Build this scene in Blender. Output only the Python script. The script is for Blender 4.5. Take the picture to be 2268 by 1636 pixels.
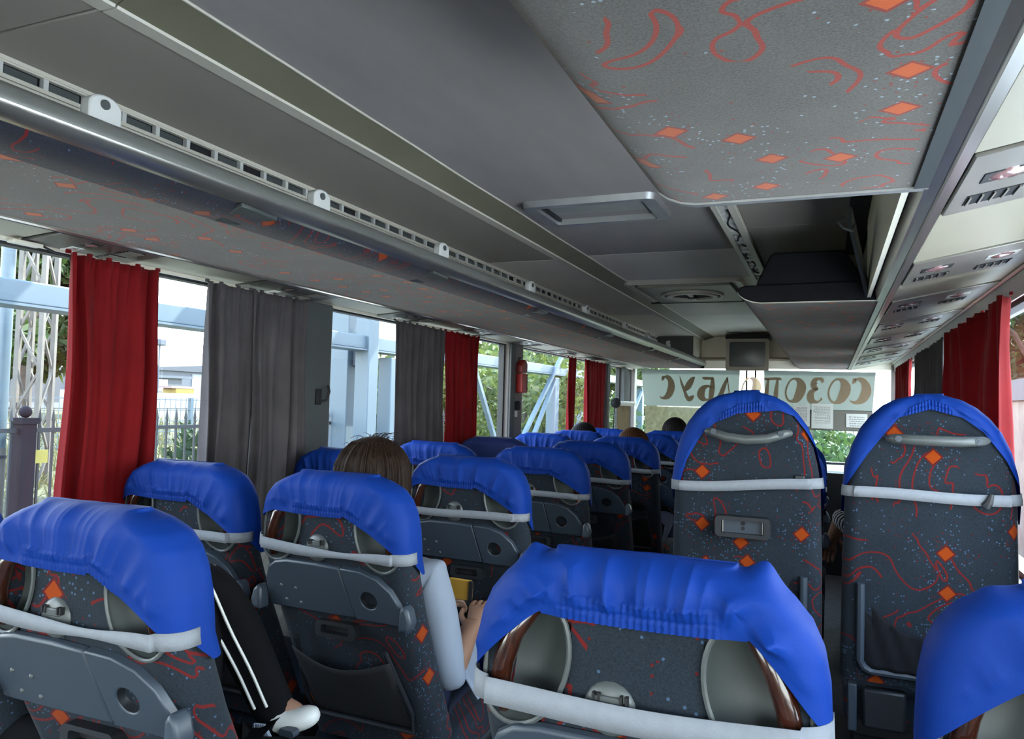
import bpy, bmesh, math, random
from mathutils import Vector, Matrix, noise
import numpy as np
random.seed(7)
SC = bpy.context.scene
for _o in list(bpy.data.objects): bpy.data.objects.remove(_o, do_unlink=True)
COL = SC.collection
PI = math.pi

# ------------------------------------------------------------------ camera
CAMZ = 1.36
cam_d = bpy.data.cameras.new('camera'); cam = bpy.data.objects.new('camera', cam_d); COL.objects.link(cam)
RX = Vector((0.92207304, 0.00940052, -0.38690171)); RY = Vector((0.3860043, 0.04989544, 0.92114663)); RZ = Vector((0.02796389, -0.99871021, 0.0423786))
# rows are the bus axes seen from the camera (x right, y down, z forward)
right = Vector((RX.x, RY.x, RZ.x)); down = Vector((RX.y, RY.y, RZ.y)); fwd = Vector((RX.z, RY.z, RZ.z))
M = Matrix((right, -down, -fwd)).transposed().to_4x4(); M.translation = Vector((0, 0, CAMZ))
cam.matrix_world = M
cam_d.sensor_width = 36; cam_d.lens = 36 * 1680 / 2268; cam_d.clip_start = 0.02; cam_d.clip_end = 500
SC.camera = cam

# ------------------------------------------------------------------ world, sun, exposure
W = bpy.data.worlds.new('world'); SC.world = W; W.use_nodes = True
nt = W.node_tree; nt.nodes.clear()
o_ = nt.nodes.new('ShaderNodeOutputWorld'); bg = nt.nodes.new('ShaderNodeBackground'); bg.inputs['Strength'].default_value = 3.9
tc = nt.nodes.new('ShaderNodeTexCoord'); sp = nt.nodes.new('ShaderNodeSeparateXYZ'); rp = nt.nodes.new('ShaderNodeValToRGB')
nt.links.new(tc.outputs['Generated'], sp.inputs[0]); nt.links.new(sp.outputs['Z'], rp.inputs[0]); nt.links.new(rp.outputs[0], bg.inputs['Color']); nt.links.new(bg.outputs[0], o_.inputs[0])
cr = rp.color_ramp; cr.elements[0].position = 0.0; cr.elements[0].color = (1.0, 0.985, 0.95, 1); cr.elements[1].position = 0.9; cr.elements[1].color = (0.33, 0.52, 0.92, 1)
e = cr.elements.new(0.25); e.color = (0.80, 0.88, 1.0, 1)
sd = bpy.data.lights.new('sun', 'SUN'); sun = bpy.data.objects.new('sun', sd); COL.objects.link(sun)
sd.energy = 6.5; sd.angle = 0.012; sd.color = (1.0, 0.95, 0.86)
sun.rotation_euler = Vector((0.36, 0.60, 0.72)).to_track_quat('Z', 'Y').to_euler()
SC.view_settings.view_transform = 'Standard'; SC.view_settings.look = 'None'; SC.view_settings.exposure = 1.85; SC.view_settings.gamma = 1.0
SC.view_settings.use_curve_mapping = False
SC.cycles.max_bounces = 10; SC.cycles.diffuse_bounces = 6; SC.cycles.transparent_max_bounces = 16; SC.cycles.caustics_reflective = False; SC.cycles.caustics_refractive = False

# ------------------------------------------------------------------ materials
def _new(name):
    m = bpy.data.materials.new(name); m.use_nodes = True; t = m.node_tree; t.nodes.clear()
    out = t.nodes.new('ShaderNodeOutputMaterial'); b = t.nodes.new('ShaderNodeBsdfPrincipled'); t.links.new(b.outputs[0], out.inputs[0]); return m, t, b, out
def nd(t, ty, **kw):
    n = t.nodes.new(ty)
    for k, v in kw.items():
        if k.startswith('i_'):
            key = k[2:]; key = int(key) if key.isdigit() else key.replace('_', ' ')
            if isinstance(v, bpy.types.NodeSocket): t.links.new(v, n.inputs[key])
            else: n.inputs[key].default_value = v
        else: setattr(n, k, v)
    return n
def mth(t, op, a, b=0.0, c=None):
    n = nd(t, 'ShaderNodeMath', operation=op, i_0=a, i_1=b)
    if c is not None: n.inputs[2].default_value = c
    return n.outputs[0]
def mixc(t, f, a, b, bt='MIX'):
    n = t.nodes.new('ShaderNodeMix'); n.data_type = 'RGBA'; n.blend_type = bt
    for s, v in ((n.inputs[0], f), (n.inputs[6], a), (n.inputs[7], b)):
        if isinstance(v, bpy.types.NodeSocket): t.links.new(v, s)
        else: s.default_value = v if not isinstance(v, tuple) or len(v) == 4 else (*v, 1)
    return n.outputs[2]
def lin(r, g, b):
    f = lambda c: (c / 255 / 12.92) if c / 255 <= 0.04045 else ((c / 255 + 0.055) / 1.055) ** 2.4
    return (f(r), f(g), f(b))
def mat(name, col, rough=0.6, metal=0.0, var=0.12, vs=8.0, bump=0.0, bs=200.0, spec=0.5, sheen=0.0, coat=0.0, trans=0.0, emit=None, es=1.0, stretch=None):
    m, t, b, out = _new(name)
    co = nd(t, 'ShaderNodeTexCoord').outputs['Object']
    if stretch: co = nd(t, 'ShaderNodeMapping', i_Vector=co, i_Scale=stretch).outputs[0]
    n = nd(t, 'ShaderNodeTexNoise', i_Vector=co, i_Scale=vs, i_Detail=4.0)
    k = nd(t, 'ShaderNodeMapRange', i_0=n.outputs[0], i_1=0.25, i_2=0.75, i_3=1 - var, i_4=1 + var)
    hs = nd(t, 'ShaderNodeHueSaturation', i_Color=(*col, 1), i_Value=k.outputs[0])
    t.links.new(hs.outputs[0], b.inputs['Base Color'])
    b.inputs['Roughness'].default_value = rough; b.inputs['Metallic'].default_value = metal; b.inputs['Specular IOR Level'].default_value = spec
    b.inputs['Sheen Weight'].default_value = sheen; b.inputs['Coat Weight'].default_value = coat
    if emit: b.inputs['Emission Color'].default_value = (*emit, 1); b.inputs['Emission Strength'].default_value = es
    if bump:
        n2 = nd(t, 'ShaderNodeTexNoise', i_Vector=co, i_Scale=bs, i_Detail=3.0)
        bp = nd(t, 'ShaderNodeBump', i_Strength=bump, i_Distance=0.002, i_Height=n2.outputs[0]); t.links.new(bp.outputs[0], b.inputs['Normal'])
    if trans:
        tr = nd(t, 'ShaderNodeBsdfTranslucent'); t.links.new(hs.outputs[0], tr.inputs[0])
        mx = nd(t, 'ShaderNodeMixShader', i_0=trans, i_1=b.outputs[0], i_2=tr.outputs[0]); t.links.new(mx.outputs[0], out.inputs[0])
    return m
def fabric(name, base, axes, red=(0.105, 0.010, 0.010), sheen=0.3, sc=1.0, orange=(0.24, 0.036, 0.003), lw=0.85, spd=0.955, hal=0.2):
    m, t, b, out = _new(name)
    co = nd(t, 'ShaderNodeTexCoord').outputs['Object']
    rnd = mth(t, 'MULTIPLY', nd(t, 'ShaderNodeObjectInfo').outputs['Random'], 19.0)
    s = nd(t, 'ShaderNodeSeparateXYZ', i_0=co)
    cb = nd(t, 'ShaderNodeCombineXYZ', i_0=mth(t, 'ADD', mth(t, 'ADD', s.outputs[axes[0]], mth(t, 'MULTIPLY', s.outputs[axes[2]], 0.8)), rnd), i_1=s.outputs[axes[1]], i_2=0.0).outputs[0]
    v = nd(t, 'ShaderNodeVectorMath', operation='SCALE', i_0=cb); v.inputs['Scale'].default_value = sc; v = v.outputs[0]
    def nz(off):
        vv = nd(t, 'ShaderNodeVectorMath', operation='ADD', i_0=v, i_1=off).outputs[0]
        return nd(t, 'ShaderNodeTexNoise', noise_dimensions='2D', i_Vector=vv, i_Scale=5.5, i_Detail=1.0, i_Distortion=1.5).outputs[0]
    n1 = nz((0, 0, 0)); gx = mth(t, 'SUBTRACT', nz((.003, 0, 0)), n1); gy = mth(t, 'SUBTRACT', nz((0, .003, 0)), n1)
    gm = mth(t, 'SQRT', mth(t, 'ADD', mth(t, 'MULTIPLY', gx, gx), mth(t, 'MULTIPLY', gy, gy)))
    line = mth(t, 'LESS_THAN', mth(t, 'ABSOLUTE', mth(t, 'SUBTRACT', n1, 0.5)), mth(t, 'MULTIPLY', gm, lw))
    n2 = nd(t, 'ShaderNodeTexNoise', noise_dimensions='2D', i_Vector=v, i_Scale=4.6, i_Detail=0.0).outputs[0]
    line = mth(t, 'MULTIPLY', line, mth(t, 'GREATER_THAN', n2, 0.47))
    vo = nd(t, 'ShaderNodeTexVoronoi', voronoi_dimensions='2D', distance='MANHATTAN', i_Vector=v, i_Scale=6.5, i_Randomness=0.75)
    pick = mth(t, 'GREATER_THAN', nd(t, 'ShaderNodeSeparateXYZ', i_0=vo.outputs['Color']).outputs[0], 0.35)
    rim = mth(t, 'MULTIPLY', mth(t, 'LESS_THAN', vo.outputs['Distance'], 0.175), pick)
    core = mth(t, 'MULTIPLY', mth(t, 'LESS_THAN', vo.outputs['Distance'], 0.135), pick)
    halo = mth(t, 'MULTIPLY', mth(t, 'LESS_THAN', vo.outputs['Distance'], 0.55), pick)
    vs = nd(t, 'ShaderNodeTexVoronoi', voronoi_dimensions='2D', i_Vector=v, i_Scale=150.0)
    scol = nd(t, 'ShaderNodeSeparateXYZ', i_0=vs.outputs['Color'])
    thr = mth(t, 'SUBTRACT', spd, mth(t, 'MULTIPLY', halo, hal))
    spk = mth(t, 'MULTIPLY', mth(t, 'LESS_THAN', vs.outputs['Distance'], 0.33), mth(t, 'GREATER_THAN', scol.outputs[0], thr))
    spr = mth(t, 'GREATER_THAN', scol.outputs[1], 0.66)
    wv = nd(t, 'ShaderNodeTexNoise', i_Vector=co, i_Scale=330.0, i_Detail=2.0).outputs[0]
    wb = nd(t, 'ShaderNodeTexNoise', i_Vector=co, i_Scale=9.0, i_Detail=3.0).outputs[0]
    k = mth(t, 'ADD', mth(t, 'MULTIPLY', wv, 1.3), mth(t, 'MULTIPLY', wb, 0.5)); k = mth(t, 'ADD', k, 0.1)
    bc = nd(t, 'ShaderNodeHueSaturation', i_Color=(*base, 1), i_Value=k).outputs[0]
    c = mixc(t, spk, bc, mixc(t, spr, tuple(min(1, x * 3.4 + 0.012) * y for x, y in zip(base, (0.7, 0.95, 1.25))), tuple(x * 0.8 for x in red)))
    c = mixc(t, line, c, red); c = mixc(t, rim, c, tuple(x * 0.8 for x in red)); c = mixc(t, core, c, orange)
    t.links.new(c, b.inputs['Base Color']); b.inputs['Roughness'].default_value = 0.95; b.inputs['Specular IOR Level'].default_value = 0.15
    b.inputs['Sheen Weight'].default_value = sheen; b.inputs['Sheen Roughness'].default_value = 0.45; b.inputs['Sheen Tint'].default_value = (0.95, 0.86, 0.80, 1) if sheen > .14 else (0.75, 0.8, 0.85, 1)
    bp = nd(t, 'ShaderNodeBump', i_Strength=0.35, i_Distance=0.001, i_Height=wv); t.links.new(bp.outputs[0], b.inputs['Normal'])
    return m
def glassy(name, tint=(0.93, 0.97, 0.96), refl=0.06, dirt=0.006):
    m, t, b, out = _new(name)
    tr = nd(t, 'ShaderNodeBsdfTransparent', i_Color=(*tint, 1)); gl = nd(t, 'ShaderNodeBsdfGlossy', i_Roughness=0.02, i_Color=(0.9, 0.95, 1, 1))
    df = nd(t, 'ShaderNodeBsdfDiffuse', i_Color=(0.8, 0.82, 0.82, 1))
    lw = nd(t, 'ShaderNodeLayerWeight', i_Blend=0.25).outputs['Facing']
    f = mth(t, 'ADD', mth(t, 'MULTIPLY', mth(t, 'POWER', lw, 3.0), 0.35), refl * 0.5)
    m1 = nd(t, 'ShaderNodeMixShader', i_0=f, i_1=tr.outputs[0], i_2=gl.outputs[0])
    n = nd(t, 'ShaderNodeTexNoise', i_Vector=nd(t, 'ShaderNodeTexCoord').outputs['Object'], i_Scale=6.0, i_Detail=6.0).outputs[0]
    m2 = nd(t, 'ShaderNodeMixShader', i_0=mth(t, 'MULTIPLY', n, dirt), i_1=m1.outputs[0], i_2=df.outputs[0]); t.links.new(m2.outputs[0], out.inputs[0]); return m
def striped(name, a, bcol, scale, axis=2):
    m, t, b, out = _new(name); co = nd(t, 'ShaderNodeTexCoord').outputs['Object']
    s = nd(t, 'ShaderNodeSeparateXYZ', i_0=co).outputs[axis]
    f = mth(t, 'GREATER_THAN', mth(t, 'FRACT', mth(t, 'MULTIPLY', s, scale)), 0.5)
    t.links.new(mixc(t, f, a, bcol), b.inputs['Base Color']); b.inputs['Roughness'].default_value = 0.9; return m
def sheer(name, c1, c2, alpha):
    m, t, b, out = _new(name); co = nd(t, 'ShaderNodeTexCoord').outputs['Object']
    n = nd(t, 'ShaderNodeTexNoise', i_Vector=co, i_Scale=26.0, i_Detail=5.0).outputs[0]
    c = mixc(t, mth(t, 'MULTIPLY', n, 0.9), c1, c2)
    df = nd(t, 'ShaderNodeBsdfDiffuse', i_Color=c); tl = nd(t, 'ShaderNodeBsdfTranslucent', i_Color=c); tr = nd(t, 'ShaderNodeBsdfTransparent')
    a = nd(t, 'ShaderNodeMixShader', i_0=0.6, i_1=df.outputs[0], i_2=tl.outputs[0])
    k = nd(t, 'ShaderNodeMixShader', i_0=alpha, i_1=a.outputs[0], i_2=tr.outputs[0]); t.links.new(k.outputs[0], out.inputs[0]); return m

FS = fabric('seat_moquette', (0.0152, 0.0205, 0.0276), (0, 2, 1), sheen=0.07)
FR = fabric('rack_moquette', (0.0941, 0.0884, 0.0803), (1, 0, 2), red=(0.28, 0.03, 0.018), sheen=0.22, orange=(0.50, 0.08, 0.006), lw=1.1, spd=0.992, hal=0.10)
FE = fabric('shaded_edge_moquette', (0.022, 0.024, 0.034), (1, 0, 2), red=(0.14, 0.01, 0.01), sheen=0.15)  # same rack fabric darkened, the curved edge's shade put into its colour
BLUE = mat('blue_cloth', (0.0034, 0.0292, 0.2020), 0.6, var=0.14, vs=5, bump=0.15, bs=500, spec=0.12)
NAVY = mat('navy_cloth', (0.0079, 0.0231, 0.1320), 0.7, var=0.12, vs=5, bump=0.2, bs=500)
BAND = mat('white_elastic', (0.2020, 0.2168, 0.2435), 0.8, var=0.06, vs=60, bump=0.3, bs=300)
GPL = mat('grey_plastic', (0.0337, 0.0455, 0.0619), 0.42, var=0.06, vs=3, bump=0.05, bs=600)
GPL2 = mat('pale_grey_plastic', (0.0674, 0.0753, 0.0753), 0.38, var=0.06, vs=3)
HOL = mat('shaded_hole_liner', (0.052, 0.060, 0.058), 0.5, var=0.05)  # darkened plastic, shade of the recess put into the colour
DPL = mat('dark_plastic', (0.0101, 0.0120, 0.0153), 0.45, var=0.1)
BLK = mat('black_matte', (0.008, 0.008, 0.01), 0.8, var=0.1)
BLKP = mat('black_padding', (0.009, 0.009, 0.011), 0.85, spec=.15, var=0.1, bump=0.2)
WOOD = mat('dark_wood', (0.0275, 0.0070, 0.0030), 0.22, var=0.75, vs=22, coat=0.6, stretch=(8, 8, 1))
BEI = mat('beige_plastic', (0.3155, 0.2938, 0.2230), 0.4, var=0.05, vs=2)
CEI3 = mat('lit_cream_vinyl', (0.86, 0.81, 0.68), 0.5, var=0.05, vs=2.5); CEIM = mat('half_lit_ceiling_vinyl', (0.70, 0.65, 0.58), 0.6, var=0.06, vs=2.5)  # paler vinyl tones with the brighter front light put into the colour
CEI = mat('dim_ceiling_vinyl', (0.3192, 0.2926, 0.2774), 0.62, var=0.07, vs=2.5, bump=0.1, bs=40, stretch=(4, 1, 1))  # near tone darkened to paint in the dimmer rear of the bus
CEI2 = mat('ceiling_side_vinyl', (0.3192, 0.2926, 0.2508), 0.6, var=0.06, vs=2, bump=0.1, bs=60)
OLIV = mat('olive_trim', (0.1584, 0.1485, 0.0990), 0.5, var=0.1, vs=3)
CREAM = mat('cream_strip', (0.62, 0.58, 0.49), 0.4, var=0.05)
MET = mat('brushed_metal', (0.45, 0.43, 0.39), 0.28, metal=0.9, var=0.15, vs=6, stretch=(6, 0.6, 6))
MET2 = mat('satin_metal', (0.5, 0.5, 0.5), 0.42, metal=0.7, var=0.1, vs=8)
RAIL = mat('grey_rail', (0.16, 0.16, 0.145), 0.38, metal=0.2, var=0.1, vs=5, stretch=(1, 0.3, 1))
WHT = mat('white_plastic', (0.60, 0.60, 0.57), 0.4, var=0.05)
RED = mat('red_curtain', (0.1980, 0.0053, 0.0079), 0.75, var=0.18, vs=5, bump=0.3, bs=80, sheen=0.06, spec=.15, trans=0.28)
GRC = mat('grey_curtain', (0.0842, 0.0757, 0.0813), 0.85, var=0.22, vs=7, bump=0.3, bs=60, sheen=0.05, spec=.15, trans=0.2)
PIL = mat('pillar_grey', (0.0594, 0.0660, 0.0693), 0.55, var=0.12, vs=3)
PIL2 = mat('pillar_taupe', (0.1584, 0.1386, 0.1320), 0.6, var=0.08)
RUB = mat('black_rubber', (0.012, 0.013, 0.014), 0.5)
GLS = glassy('window_glass'); GLW = glassy('windscreen_glass', (0.86, 0.96, 0.93), 0.05, 0.012)
FLO = mat('floor_vinyl', (0.14, 0.14, 0.14), 0.6, var=0.2, vs=20)
WALLM = mat('wall_carpet', (0.3, 0.29, 0.27), 0.9, var=0.2, vs=30)

# ------------------------------------------------------------------ mesh helpers
class G:
    def __init__(s): s.v = []; s.f = []
    def add(s, vs, fs):
        n = len(s.v); s.v += [tuple(p) for p in vs]; s.f += [tuple(i + n for i in f) for f in fs]; return s
    def box(s, x0, x1, y0, y1, z0, z1):
        x0, x1 = min(x0, x1), max(x0, x1); y0, y1 = min(y0, y1), max(y0, y1); z0, z1 = min(z0, z1), max(z0, z1)
        return s.add([(x0, y0, z0), (x1, y0, z0), (x1, y1, z0), (x0, y1, z0), (x0, y0, z1), (x1, y0, z1), (x1, y1, z1), (x0, y1, z1)],
                     [(0, 3, 2, 1), (4, 5, 6, 7), (0, 1, 5, 4), (1, 2, 6, 5), (2, 3, 7, 6), (3, 0, 4, 7)])
    def obox(s, c, h, R):
        c = Vector(c); P = [c + R @ Vector((a * h[0], b * h[1], d * h[2])) for d in (-1, 1) for a, b in ((-1, -1), (1, -1), (1, 1), (-1, 1))]
        return s.add(P, [(0, 3, 2, 1), (4, 5, 6, 7), (0, 1, 5, 4), (1, 2, 6, 5), (2, 3, 7, 6), (3, 0, 4, 7)])
    def bar(s, a, b, w, h=None, up=(0, 0, 1)):
        a, b = Vector(a), Vector(b); d = (b - a); L = d.length; d.normalize(); u = Vector(up)
        if abs(d.dot(u)) > 0.98: u = Vector((1, 0, 0))
        x = d.cross(u).normalized(); z = x.cross(d)
        return s.obox((a + b) / 2, (w / 2, L / 2, (h or w) / 2), Matrix((x, d, z)).transposed())
    def tube(s, pts, r, n=10, cap=True, flat=1.0):
        pts = [Vector(p) for p in pts]; m = len(pts); rs = r if isinstance(r, (list, tuple)) else [r] * m
        base = len(s.v); px = None
        for i, p in enumerate(pts):
            d = (pts[min(i + 1, m - 1)] - pts[max(i - 1, 0)]).normalized()
            if px is None:
                u = Vector((0, 0, 1)) if abs(d.z) < 0.9 else Vector((1, 0, 0)); px = d.cross(u).normalized()
            px = (px - d * px.dot(d)).normalized(); q = d.cross(px)
            for k in range(n):
                a = 2 * PI * k / n; s.v.append(tuple(p + px * math.cos(a) * rs[i] + q * math.sin(a) * rs[i] * flat))
        for i in range(m - 1):
            for k in range(n):
                k2 = (k + 1) % n; s.f.append((base + i * n + k, base + i * n + k2, base + (i + 1) * n + k2, base + (i + 1) * n + k))
        if cap: s.f.append(tuple(base + k for k in range(n))[::-1]); s.f.append(tuple(base + (m - 1) * n + k for k in range(n)))
        return s
    def prism(s, poly, ax, c0, c1):
        n = len(poly)
        def P(a, b, c): return {'y': (a, c, b), 'x': (c, a, b), 'z': (a, b, c)}[ax]
        return s.add([P(a, b, c0) for a, b in poly] + [P(a, b, c1) for a, b in poly],
                     [tuple(range(n))[::-1], tuple(range(n, 2 * n))] + [(i, (i + 1) % n, (i + 1) % n + n, i + n) for i in range(n)])
    def grid(s, nu, nv, fn, cu=False, flip=False):
        vs = [fn(i / (nu if cu else nu - 1), j / (nv - 1)) for j in range(nv) for i in range(nu)]; fs = []
        for j in range(nv - 1):
            for i in range(nu if cu else nu - 1):
                i2 = (i + 1) % nu; q = (j * nu + i, j * nu + i2, (j + 1) * nu + i2, (j + 1) * nu + i); fs.append(q[::-1] if flip else q)
        return s.add(vs, fs)
    def dome(s, c, r, n=10, m=5, axis='-y', squash=1.0):
        c = Vector(c)
        def fn(u, v):
            a = u * 2 * PI; b = v * PI / 2; x = math.cos(a) * math.cos(b) * r; z = math.sin(a) * math.cos(b) * r; h = math.sin(b) * r * squash
            return c + {'-y': Vector((x, -h, z)), 'y': Vector((x, h, z)), '-z': Vector((x, z, -h)), 'z': Vector((x, z, h))}[axis]
        return s.grid(n, m, fn, cu=True)
    def ball(s, c, r, n=16, m=12):
        c = Vector(c); r = r if isinstance(r, (tuple, list)) else (r, r, r)
        return s.grid(n, m, lambda u, v: c + Vector((math.cos(u * 2 * PI) * math.sin(v * PI) * r[0], math.sin(u * 2 * PI) * math.sin(v * PI) * r[1], -math.cos(v * PI) * r[2])), cu=True)
    def xf(s, Mx, start=0):
        s.v[start:] = [tuple(Mx @ Vector(p)) for p in s.v[start:]]; return s
    def mesh(s, name, mt, ang=35):
        me = bpy.data.meshes.new(name); me.from_pydata(s.v, [], s.f); me.update()
        bm = bmesh.new(); bm.from_mesh(me); bmesh.ops.recalc_face_normals(bm, faces=bm.faces); bm.to_mesh(me); bm.free()
        me.shade_smooth(); me.set_sharp_from_angle(angle=math.radians(ang)); me.materials.append(mt); return me
    def make(s, name, mt, parent=None, bevel=0, ang=35, solid=0, seg=2):
        o = bpy.data.objects.new(name, s.mesh(name, mt, ang)); COL.objects.link(o)
        if parent is not None: o.parent = parent
        if solid: md = o.modifiers.new('t', 'SOLIDIFY'); md.thickness = solid; md.offset = 0
        if bevel: md = o.modifiers.new('b', 'BEVEL'); md.width = bevel; md.segments = seg; md.limit_method = 'ANGLE'; md.angle_limit = math.radians(40)
        return o
def curve_obj(name, mt, pts, r, parent=None, n=8): return G().tube(pts, r, n).make(name, mt, parent, ang=50)
def tag(o, label=None, cat=None, group=None, kind=None):
    if label: o['label'] = label
    if cat: o['category'] = cat
    if group: o['group'] = group
    if kind: o['kind'] = kind
    return o
def thing(name, label, cat, loc=(0, 0, 0), group=None, rot=(0, 0, 0)):
    o = bpy.data.objects.new(name, None); COL.objects.link(o); o.location = loc; o.rotation_euler = rot; o.empty_display_size = 0.05
    return tag(o, label, cat, group)
def struct(o): o['kind'] = 'structure'; return o
def kids(o): return [c for c in bpy.data.objects if c.parent == o]
def dup(root, loc, label, rotz=0.0):
    r = root.copy(); COL.objects.link(r); r.location = loc; r.rotation_euler = (0, 0, rotz); r['label'] = label
    for ch in kids(root):
        if ch.parent != root: continue
        c = ch.copy(); COL.objects.link(c); c.parent = r
        for g in kids(ch):
            d = g.copy(); COL.objects.link(d); d.parent = c
    return r
def holed(outer, holes, y0, y1):
    """plate in the x-z plane with round holes, between y0 and y1"""
    bm = bmesh.new(); edges = []; loops = []
    for lp in [outer] + holes:
        vs = [bm.verts.new((a, y0, b)) for a, b in lp]; loops.append(vs)
        for i in range(len(vs)): edges.append(bm.edges.new((vs[i], vs[(i + 1) % len(vs)])))
    bmesh.ops.triangle_fill(bm, edges=edges, use_beauty=True)
    bm.verts.index_update(); g = G(); vs = [tuple(v.co) for v in bm.verts]; n = len(vs); fs = [tuple(v.index for v in f.verts) for f in bm.faces]
    back = [(x, y1, z) for x, y, z in vs]; fs2 = [tuple(i + n for i in f[::-1]) for f in fs]; sides = []
    for lp in loops:
        for i in range(len(lp)): a, b = lp[i].index, lp[(i + 1) % len(lp)].index; sides.append((a, b, b + n, a + n))
    bm.free(); return g.add(vs + back, fs + fs2 + sides)
def circ(cx, cz, r, n=24): return [(cx + r * math.cos(2 * PI * i / n), cz + r * math.sin(2 * PI * i / n)) for i in range(n)]
def rrect(x0, x1, z0, z1, r, n=5):
    P = []
    for cx, cz, a0 in ((x1 - r, z1 - r, 0), (x0 + r, z1 - r, 90), (x0 + r, z0 + r, 180), (x1 - r, z0 + r, 270)):
        for k in range(n + 1): a = math.radians(a0 + 90 * k / n); P.append((cx + r * math.cos(a), cz + r * math.sin(a)))
    return P
ORD = ['first', 'second', 'third', 'fourth', 'fifth', 'sixth', 'seventh', 'eighth', 'ninth', 'tenth']

# ------------------------------------------------------------------ the shell of the bus
XL, XR, Y0, Y1 = -1.95, 0.56, -2.2, 8.0
struct(G().box(XL - .1, XR + .1, Y0, Y1 + .6, -.06, 0).make('floor', FLO))
ZS, ZT = 0.84, 1.74
def side_wall(name, x, sgn):
    w = struct(G().box(x, x + sgn * .09, Y0, Y1, 0, ZS).box(x, x + sgn * .09, Y0, Y1, ZT + .005, 2.2).make(name, WALLM)); return w
side_wall('wall_left', XL - .02, -1); side_wall('wall_right', XR + .01, 1)
struct(G().box(XL - .1, XR + .1, Y0 - .08, Y0, 0, 1.0).box(XL - .1, XR + .1, Y0 - .08, Y0, 1.8, 2.2).box(XL - .1, XL + .45, Y0 - .08, Y0, 1, 1.8).box(XR - .45, XR + .1, Y0 - .08, Y0, 1, 1.8).make('wall_back', WALLM))
struct(G().box(XL - .1, XR + .1, Y1 + .03, Y1 + .12, 0, .86).make('wall_front', DPL))
gl = struct(G().box(XL + .45, XR - .45, Y0 - .05, Y0 - .045, 1, 1.8).make('window_back', GLS))
roof = struct(G().box(XL - .1, XR + .1, Y0, Y1 + .1, 2.14, 2.2).make('ceiling', CEI2))
# windows with frames; the pillars between them
def window(n, x, sgn, ya, yb):
    w = struct(G().box(x + sgn * .03, x + sgn * .034, ya, yb, ZS, ZT).make('window_%d' % n, GLS))
    g = G()
    for a, b, c, d in ((ya, yb, ZS, ZS + .02), (ya, yb, ZT - .012, ZT + .004), (ya, ya + .02, ZS, ZT), (yb - .02, yb, ZS, ZT)): g.box(x + sgn * .012, x + sgn * .05, a, b, c, d)
    g.make('window_gasket', RUB, w)
LW = [(-1.2, .35), (.52, 2.42), (2.64, 4.55), (4.79, 6.93), (7.02, 7.5), (7.62, 7.96)]
RW = [(-2.15, .6), (.78, 2.40), (2.62, 4.0), (4.12, 5.6), (5.72, 7.9)]
for i, (a, b) in enumerate(LW): window(i + 1, XL, -1, a, b)
for i, (a, b) in enumerate(RW): window(i + 11, XR, 1, a, b)
tn = [0]
def trim(g, m, bevel=0, parent=None, name=None):
    tn[0] += 1; return struct(g.make(name or 'trim_%d' % tn[0], m, parent, bevel=bevel))
trim(G().box(XL - .06, XL + .02, Y0, -1.2, ZS, ZT + .004), PIL)
for (a, b), (c, d) in zip(LW[:-1], LW[1:]):
    g = G().box(XL - .06, XL + .02, b, c, ZS, ZT + .004); trim(g, PIL if c < 3 or c > 7 else PIL2, .008)
for (a, b), (c, d) in zip(RW[:-1], RW[1:]): trim(G().box(XR - .02, XR + .06, b, c, ZS, ZT + .004), PIL2 if b > 3 else PIL, .008)
trim(G().box(XL + .02, XL + .034, 4.55, 4.63, ZS, ZT), PIL, .004)
t_ = thing('coat_hook', 'small black coat hook on the dark grey pillar beside the grey curtain', 'hook', (XL + .02, 2.555, 1.36))
G().box(0, .012, -.02, .012, -.035, .03).make('hook_plate', BLK, t_, bevel=.005); G().tube([(.012, 0, -.02), (.035, .01, -.015), (.04, .02, .02), (.03, .025, .045)], .006).make('hook_arm', BLK, t_)
# sill ledges
trim(G().box(XL - .02, XL + .05, Y0, 7.9, ZS - .03, ZS), GPL2, .006); trim(G().box(XR - .05, XR + .02, Y0, 7.9, ZS - .03, ZS), GPL2, .006)

# ceiling: centre panels, side panels, olive and cream edge trims
def cpanel(x0, x1, ya, yb, z, m): G().box(x0, x1, ya + .0025, yb - .0025, z, z + .02).make('ceiling_panel', m, roof, bevel=.003)
CZ = 2.08
for a, b, m_ in ((Y0, -.2, CEI), (-.2, 3.52, CEI), (3.52, 4.29, CEIM), (4.29, 6.02, CEI3), (6.02, 7.98, CEI3)): cpanel(-1.098, -.385, a, b, CZ, m_)  # tones step paler forward, the light gradient put into the panel colours
for a, b, m_ in ((Y0, .945, CEI2), (.945, 3.43, CEI2), (3.43, 5.70, CEIM), (5.70, 7.98, CEI3)): cpanel(-1.60, -1.222, a, b, 2.05, m_)  # side panels take the same painted dark-to-light steps
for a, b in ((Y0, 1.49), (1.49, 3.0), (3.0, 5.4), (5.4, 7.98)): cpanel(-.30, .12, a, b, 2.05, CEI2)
for a, b in ((Y0, .945), (.945, 3.43), (3.43, 5.70), (5.70, 7.98)):
    c_ = G().prism([(-1.222, 2.044), (-1.186, 2.044), (-1.182, 2.052), (-1.222, 2.07)], 'y', a + .002, b - .002).make('cream_strip', CREAM, roof)
    G().prism([(-1.186, 2.048), (-1.182, 2.05), (-1.098, 2.079), (-1.098, 2.09), (-1.18, 2.09)], 'y', a + .001, b - .001).make('olive_strip', OLIV, roof)
# wavy seam where the centre lining is glued over the olive strip
G().tube([(-1.097 + .004 * noise.noise(Vector((0, y * 2.1, 0))), y, 2.0785) for y in np.linspace(.3, 7.9, 130)], .0035, 6).make('seam_cord', CREAM, roof)
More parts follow.
